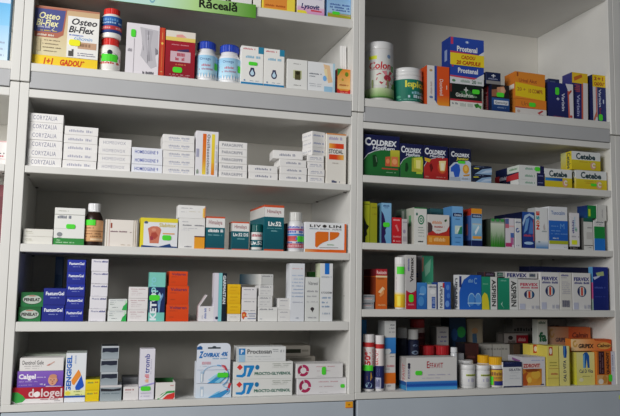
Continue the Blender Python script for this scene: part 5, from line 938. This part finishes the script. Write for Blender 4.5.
ZD = [r(0, .0, 1, .03, 'c8c6d0'), d(.4, .1, .95, .13, '9aa4cc', 9), r(.04, .22, .78, .37, 'e2c4bc'), t('ZDROVIT', .05, .23, .77, .36, 'a81c2c', .035), g(.02, .4, .84, .97, 'c07828', 'd89838'), p('b05020', (.02, .6), (.2, .5), (.3, .7), (.2, .97), (.02, .97)), e(.42, .7, .26, .18, 'dc9a34'), e(.58, .6, .2, .15, 'e0b040'), p('8a4018', (.1, .42), (.5, .4), (.8, .44), (.6, .5), (.2, .5)), e(.3, .78, .1, .1, 'ecc050'), r(.78, .92, .92, .96, '4a4a6a')]
box('white carton with an amber picture and red title, right of navy lid', Q4, 522, 545.4, 357, 'd4d2d8', ZD, L=[g(0, 0, 1, 1, 'c0bec4', 'd0ced4'), p('8a5a90', (.3, .06), (.9, .12), (.8, .2), (.3, .14))], dep=.075, Y=.018)
YE = [g(0, 0, 1, 1, 'e4d672', 'e0d064')]
em = [p('c8502c', (.3, .0), (.8, .0), (.8, .22), (.3, .22)), e(.55, .11, .16, .07, 'ece0d0')]
for x0, x1, yt, Y, lab in ((530.4, 540, 344.6, .07, 'leftmost of three yellow cartons with red emblems, hidden by the amber picture carton'), (539.6, 549, 345.2, .055, 'middle one of the three yellow cartons with red emblems')):
    box(lab, Q4, x0, x1, yt, 'd4c050', YE + em, Y=Y, dep=.04)
box('front yellow carton with a red emblem, fully visible of three alike', Q4, 547.2, 558.8, 346, 'd4c456', YE + [r(.15, .02, .48, .24, 'c05028'), e(.31, .13, .12, .08, 'ece0d0'), d(.2, .4, .9, .43, '9a9440', 7), d(.2, .48, .9, .5, '9a9440', 7), r(.14, .56, .98, .57, 'b08040'), d(.3, .68, .9, .72, 'c87a50', 6), r(0, .8, 1, .81, 'b89a48')], dep=.05)
CF = [p('1c4a9a', (.34, .0), (.66, .0), (.72, .14), (.66, .3), (.4, .3), (.34, .2)), p('4a8cc8', (.4, .0), (.54, .0), (.5, .28), (.42, .28))]
box('narrow pale yellow carton with vertical lettering and blue figure', Q4, 559.8, 570, 346, 'd8d084', [g(0, 0, 1, 1, 'e8e29c', 'e2d882')] + CF + [t('CAL D VITA', .34, .36, .62, .9, '34405c', .03, 90), r(.92, 0, 1, 1, 'a89a3c')], dep=.05)
box('pale yellow carton with a blue arch, beside the maroon panelled one', Q4, 576.6, 594.8, 352.4, 'd8d078', [g(0, 0, 1, 1, 'e8e298', 'e0d878'), p('1c5aa8', (.36, .48), (.36, .06), (.46, .0), (.6, .0), (.7, .1), (.72, .48), (.6, .48), (.56, .2), (.5, .48)), p('68a8dc', (.36, .48), (.36, .1), (.46, .04), (.46, .48)), t('Cal D Vita', .14, .52, .9, .63, '4a5068', .015), d(.3, .72, .84, .75, 'b0aa60', 8), e(.24, .84, .12, .06, 'e4e0b8')], L=[g(0, 0, 1, 1, 'c8c060', 'd4d030'), p('e0e82c', (0, .3), (.4, .3), (.6, .5), (.3, .7), (0, .6))], dep=.05)
box('orange and white carton with a maroon panel, at the right end', Q4, 596.8, 616.4, 351.4, 'c87024', [r(0, 0, .8, 1, 'c46a24'), r(.1, .0, .42, .68, '3a1a24'), d(.16, .04, .22, .64, '7a5a64', 12, 90), d(.28, .04, .34, .64, '7a5a64', 12, 90), p('dca868', (0, .7), (.6, .72), (.56, 1), (0, 1)), e(.42, .84, .13, .12, 'c88a3c'), e(.2, .9, .14, .08, 'e4dcd0'), t('QUADROVIT', .52, .03, .7, .68, '241a1c', .03, 90), r(.78, 0, 1, 1, 'd4d4e0'), d(.84, .1, .9, .6, '9a9ab0', 9, 90)], dep=.05, Y=.006, st=(.72, .8, .22, .24))
a = None
kk = box('long cream to orange carton lying askew across two upright cartons', at(590, 351.6, .014)[1] + .0012, 572.6, 609.5, 339.2, 'd87a2c', [g(0, 0, .5, 1, 'e8cc9c', 'e08a48', 'h'), g(.5, 0, 1, 1, 'e08a48', 'd04e1c', 'h'), o(.1, .4, .06, .3, .5, 'c89a50', 0, 300), t('GRIPEX', .18, .4, .56, .78, '241c1c', .04, 0, .1), p('b84a1c', (.56, .0), (1, .0), (1, .1), (.6, .12)), e(.82, .56, .18, .3, 'dca050'), t('Calmin', .64, .38, .98, .7, '3a1e18', .03, 0, .2)], dep=.035, Y=.022, rz=-.13)
box('tall pale and orange carton standing behind the askew orange carton', Q4, 548.6, 589, 327, 'c86a3c', [g(0, 0, .5, 1, 'a89078', 'b0704c', 'h'), g(.5, 0, 1, 1, 'c04e28', 'c86a38', 'h'), o(.12, .12, .06, .09, .5, 'a07848', 0, 300), t('GRIPEX', .2, .2, .5, .28, '3a2c3c', .03, 0, .1), t('Calmin', .58, .1, .94, .2, '6a2a20', .03, 0, .2)], Y=.108, dep=.03, rz=-.14)

AMB = 0.105
EXPO = 0.0
LIGHTS = [('window_light', (-1.3, -1.75, .72), (.4, 0, .08), 1.25, 1.2, 65, (1, .985, .965))]

# ------------------------------------------------------------------ light: daylight from the shop's left, soft fill from the room
w_ = bpy.data.worlds.new('room_light')
S.world = w_
w_.use_nodes = True
bg = w_.node_tree.nodes['Background']
bg.inputs['Color'].default_value = (0.86, 0.93, 1.0, 1)
bg.inputs['Strength'].default_value = AMB


def area(name, loc, target, size, size_y, power, color):
    l = bpy.data.lights.new(name, 'AREA')
    l.shape = 'RECTANGLE'
    l.size, l.size_y = size, size_y
    l.energy = power
    l.color = color
    ob = bpy.data.objects.new(name, l)
    C.objects.link(ob)
    ob.location = loc
    ob.rotation_euler = (Vector(target) - Vector(loc)).to_track_quat('-Z', 'Y').to_euler()
    return ob


for L_ in LIGHTS:
    area(*L_)
for ob in S.objects:
    if '_top' in ob:
        del ob['_top']
S.view_settings.view_transform = 'Standard'
S.view_settings.look = 'None'
S.view_settings.exposure = EXPO
S.view_settings.gamma = 1
S.view_settings.use_curve_mapping = False
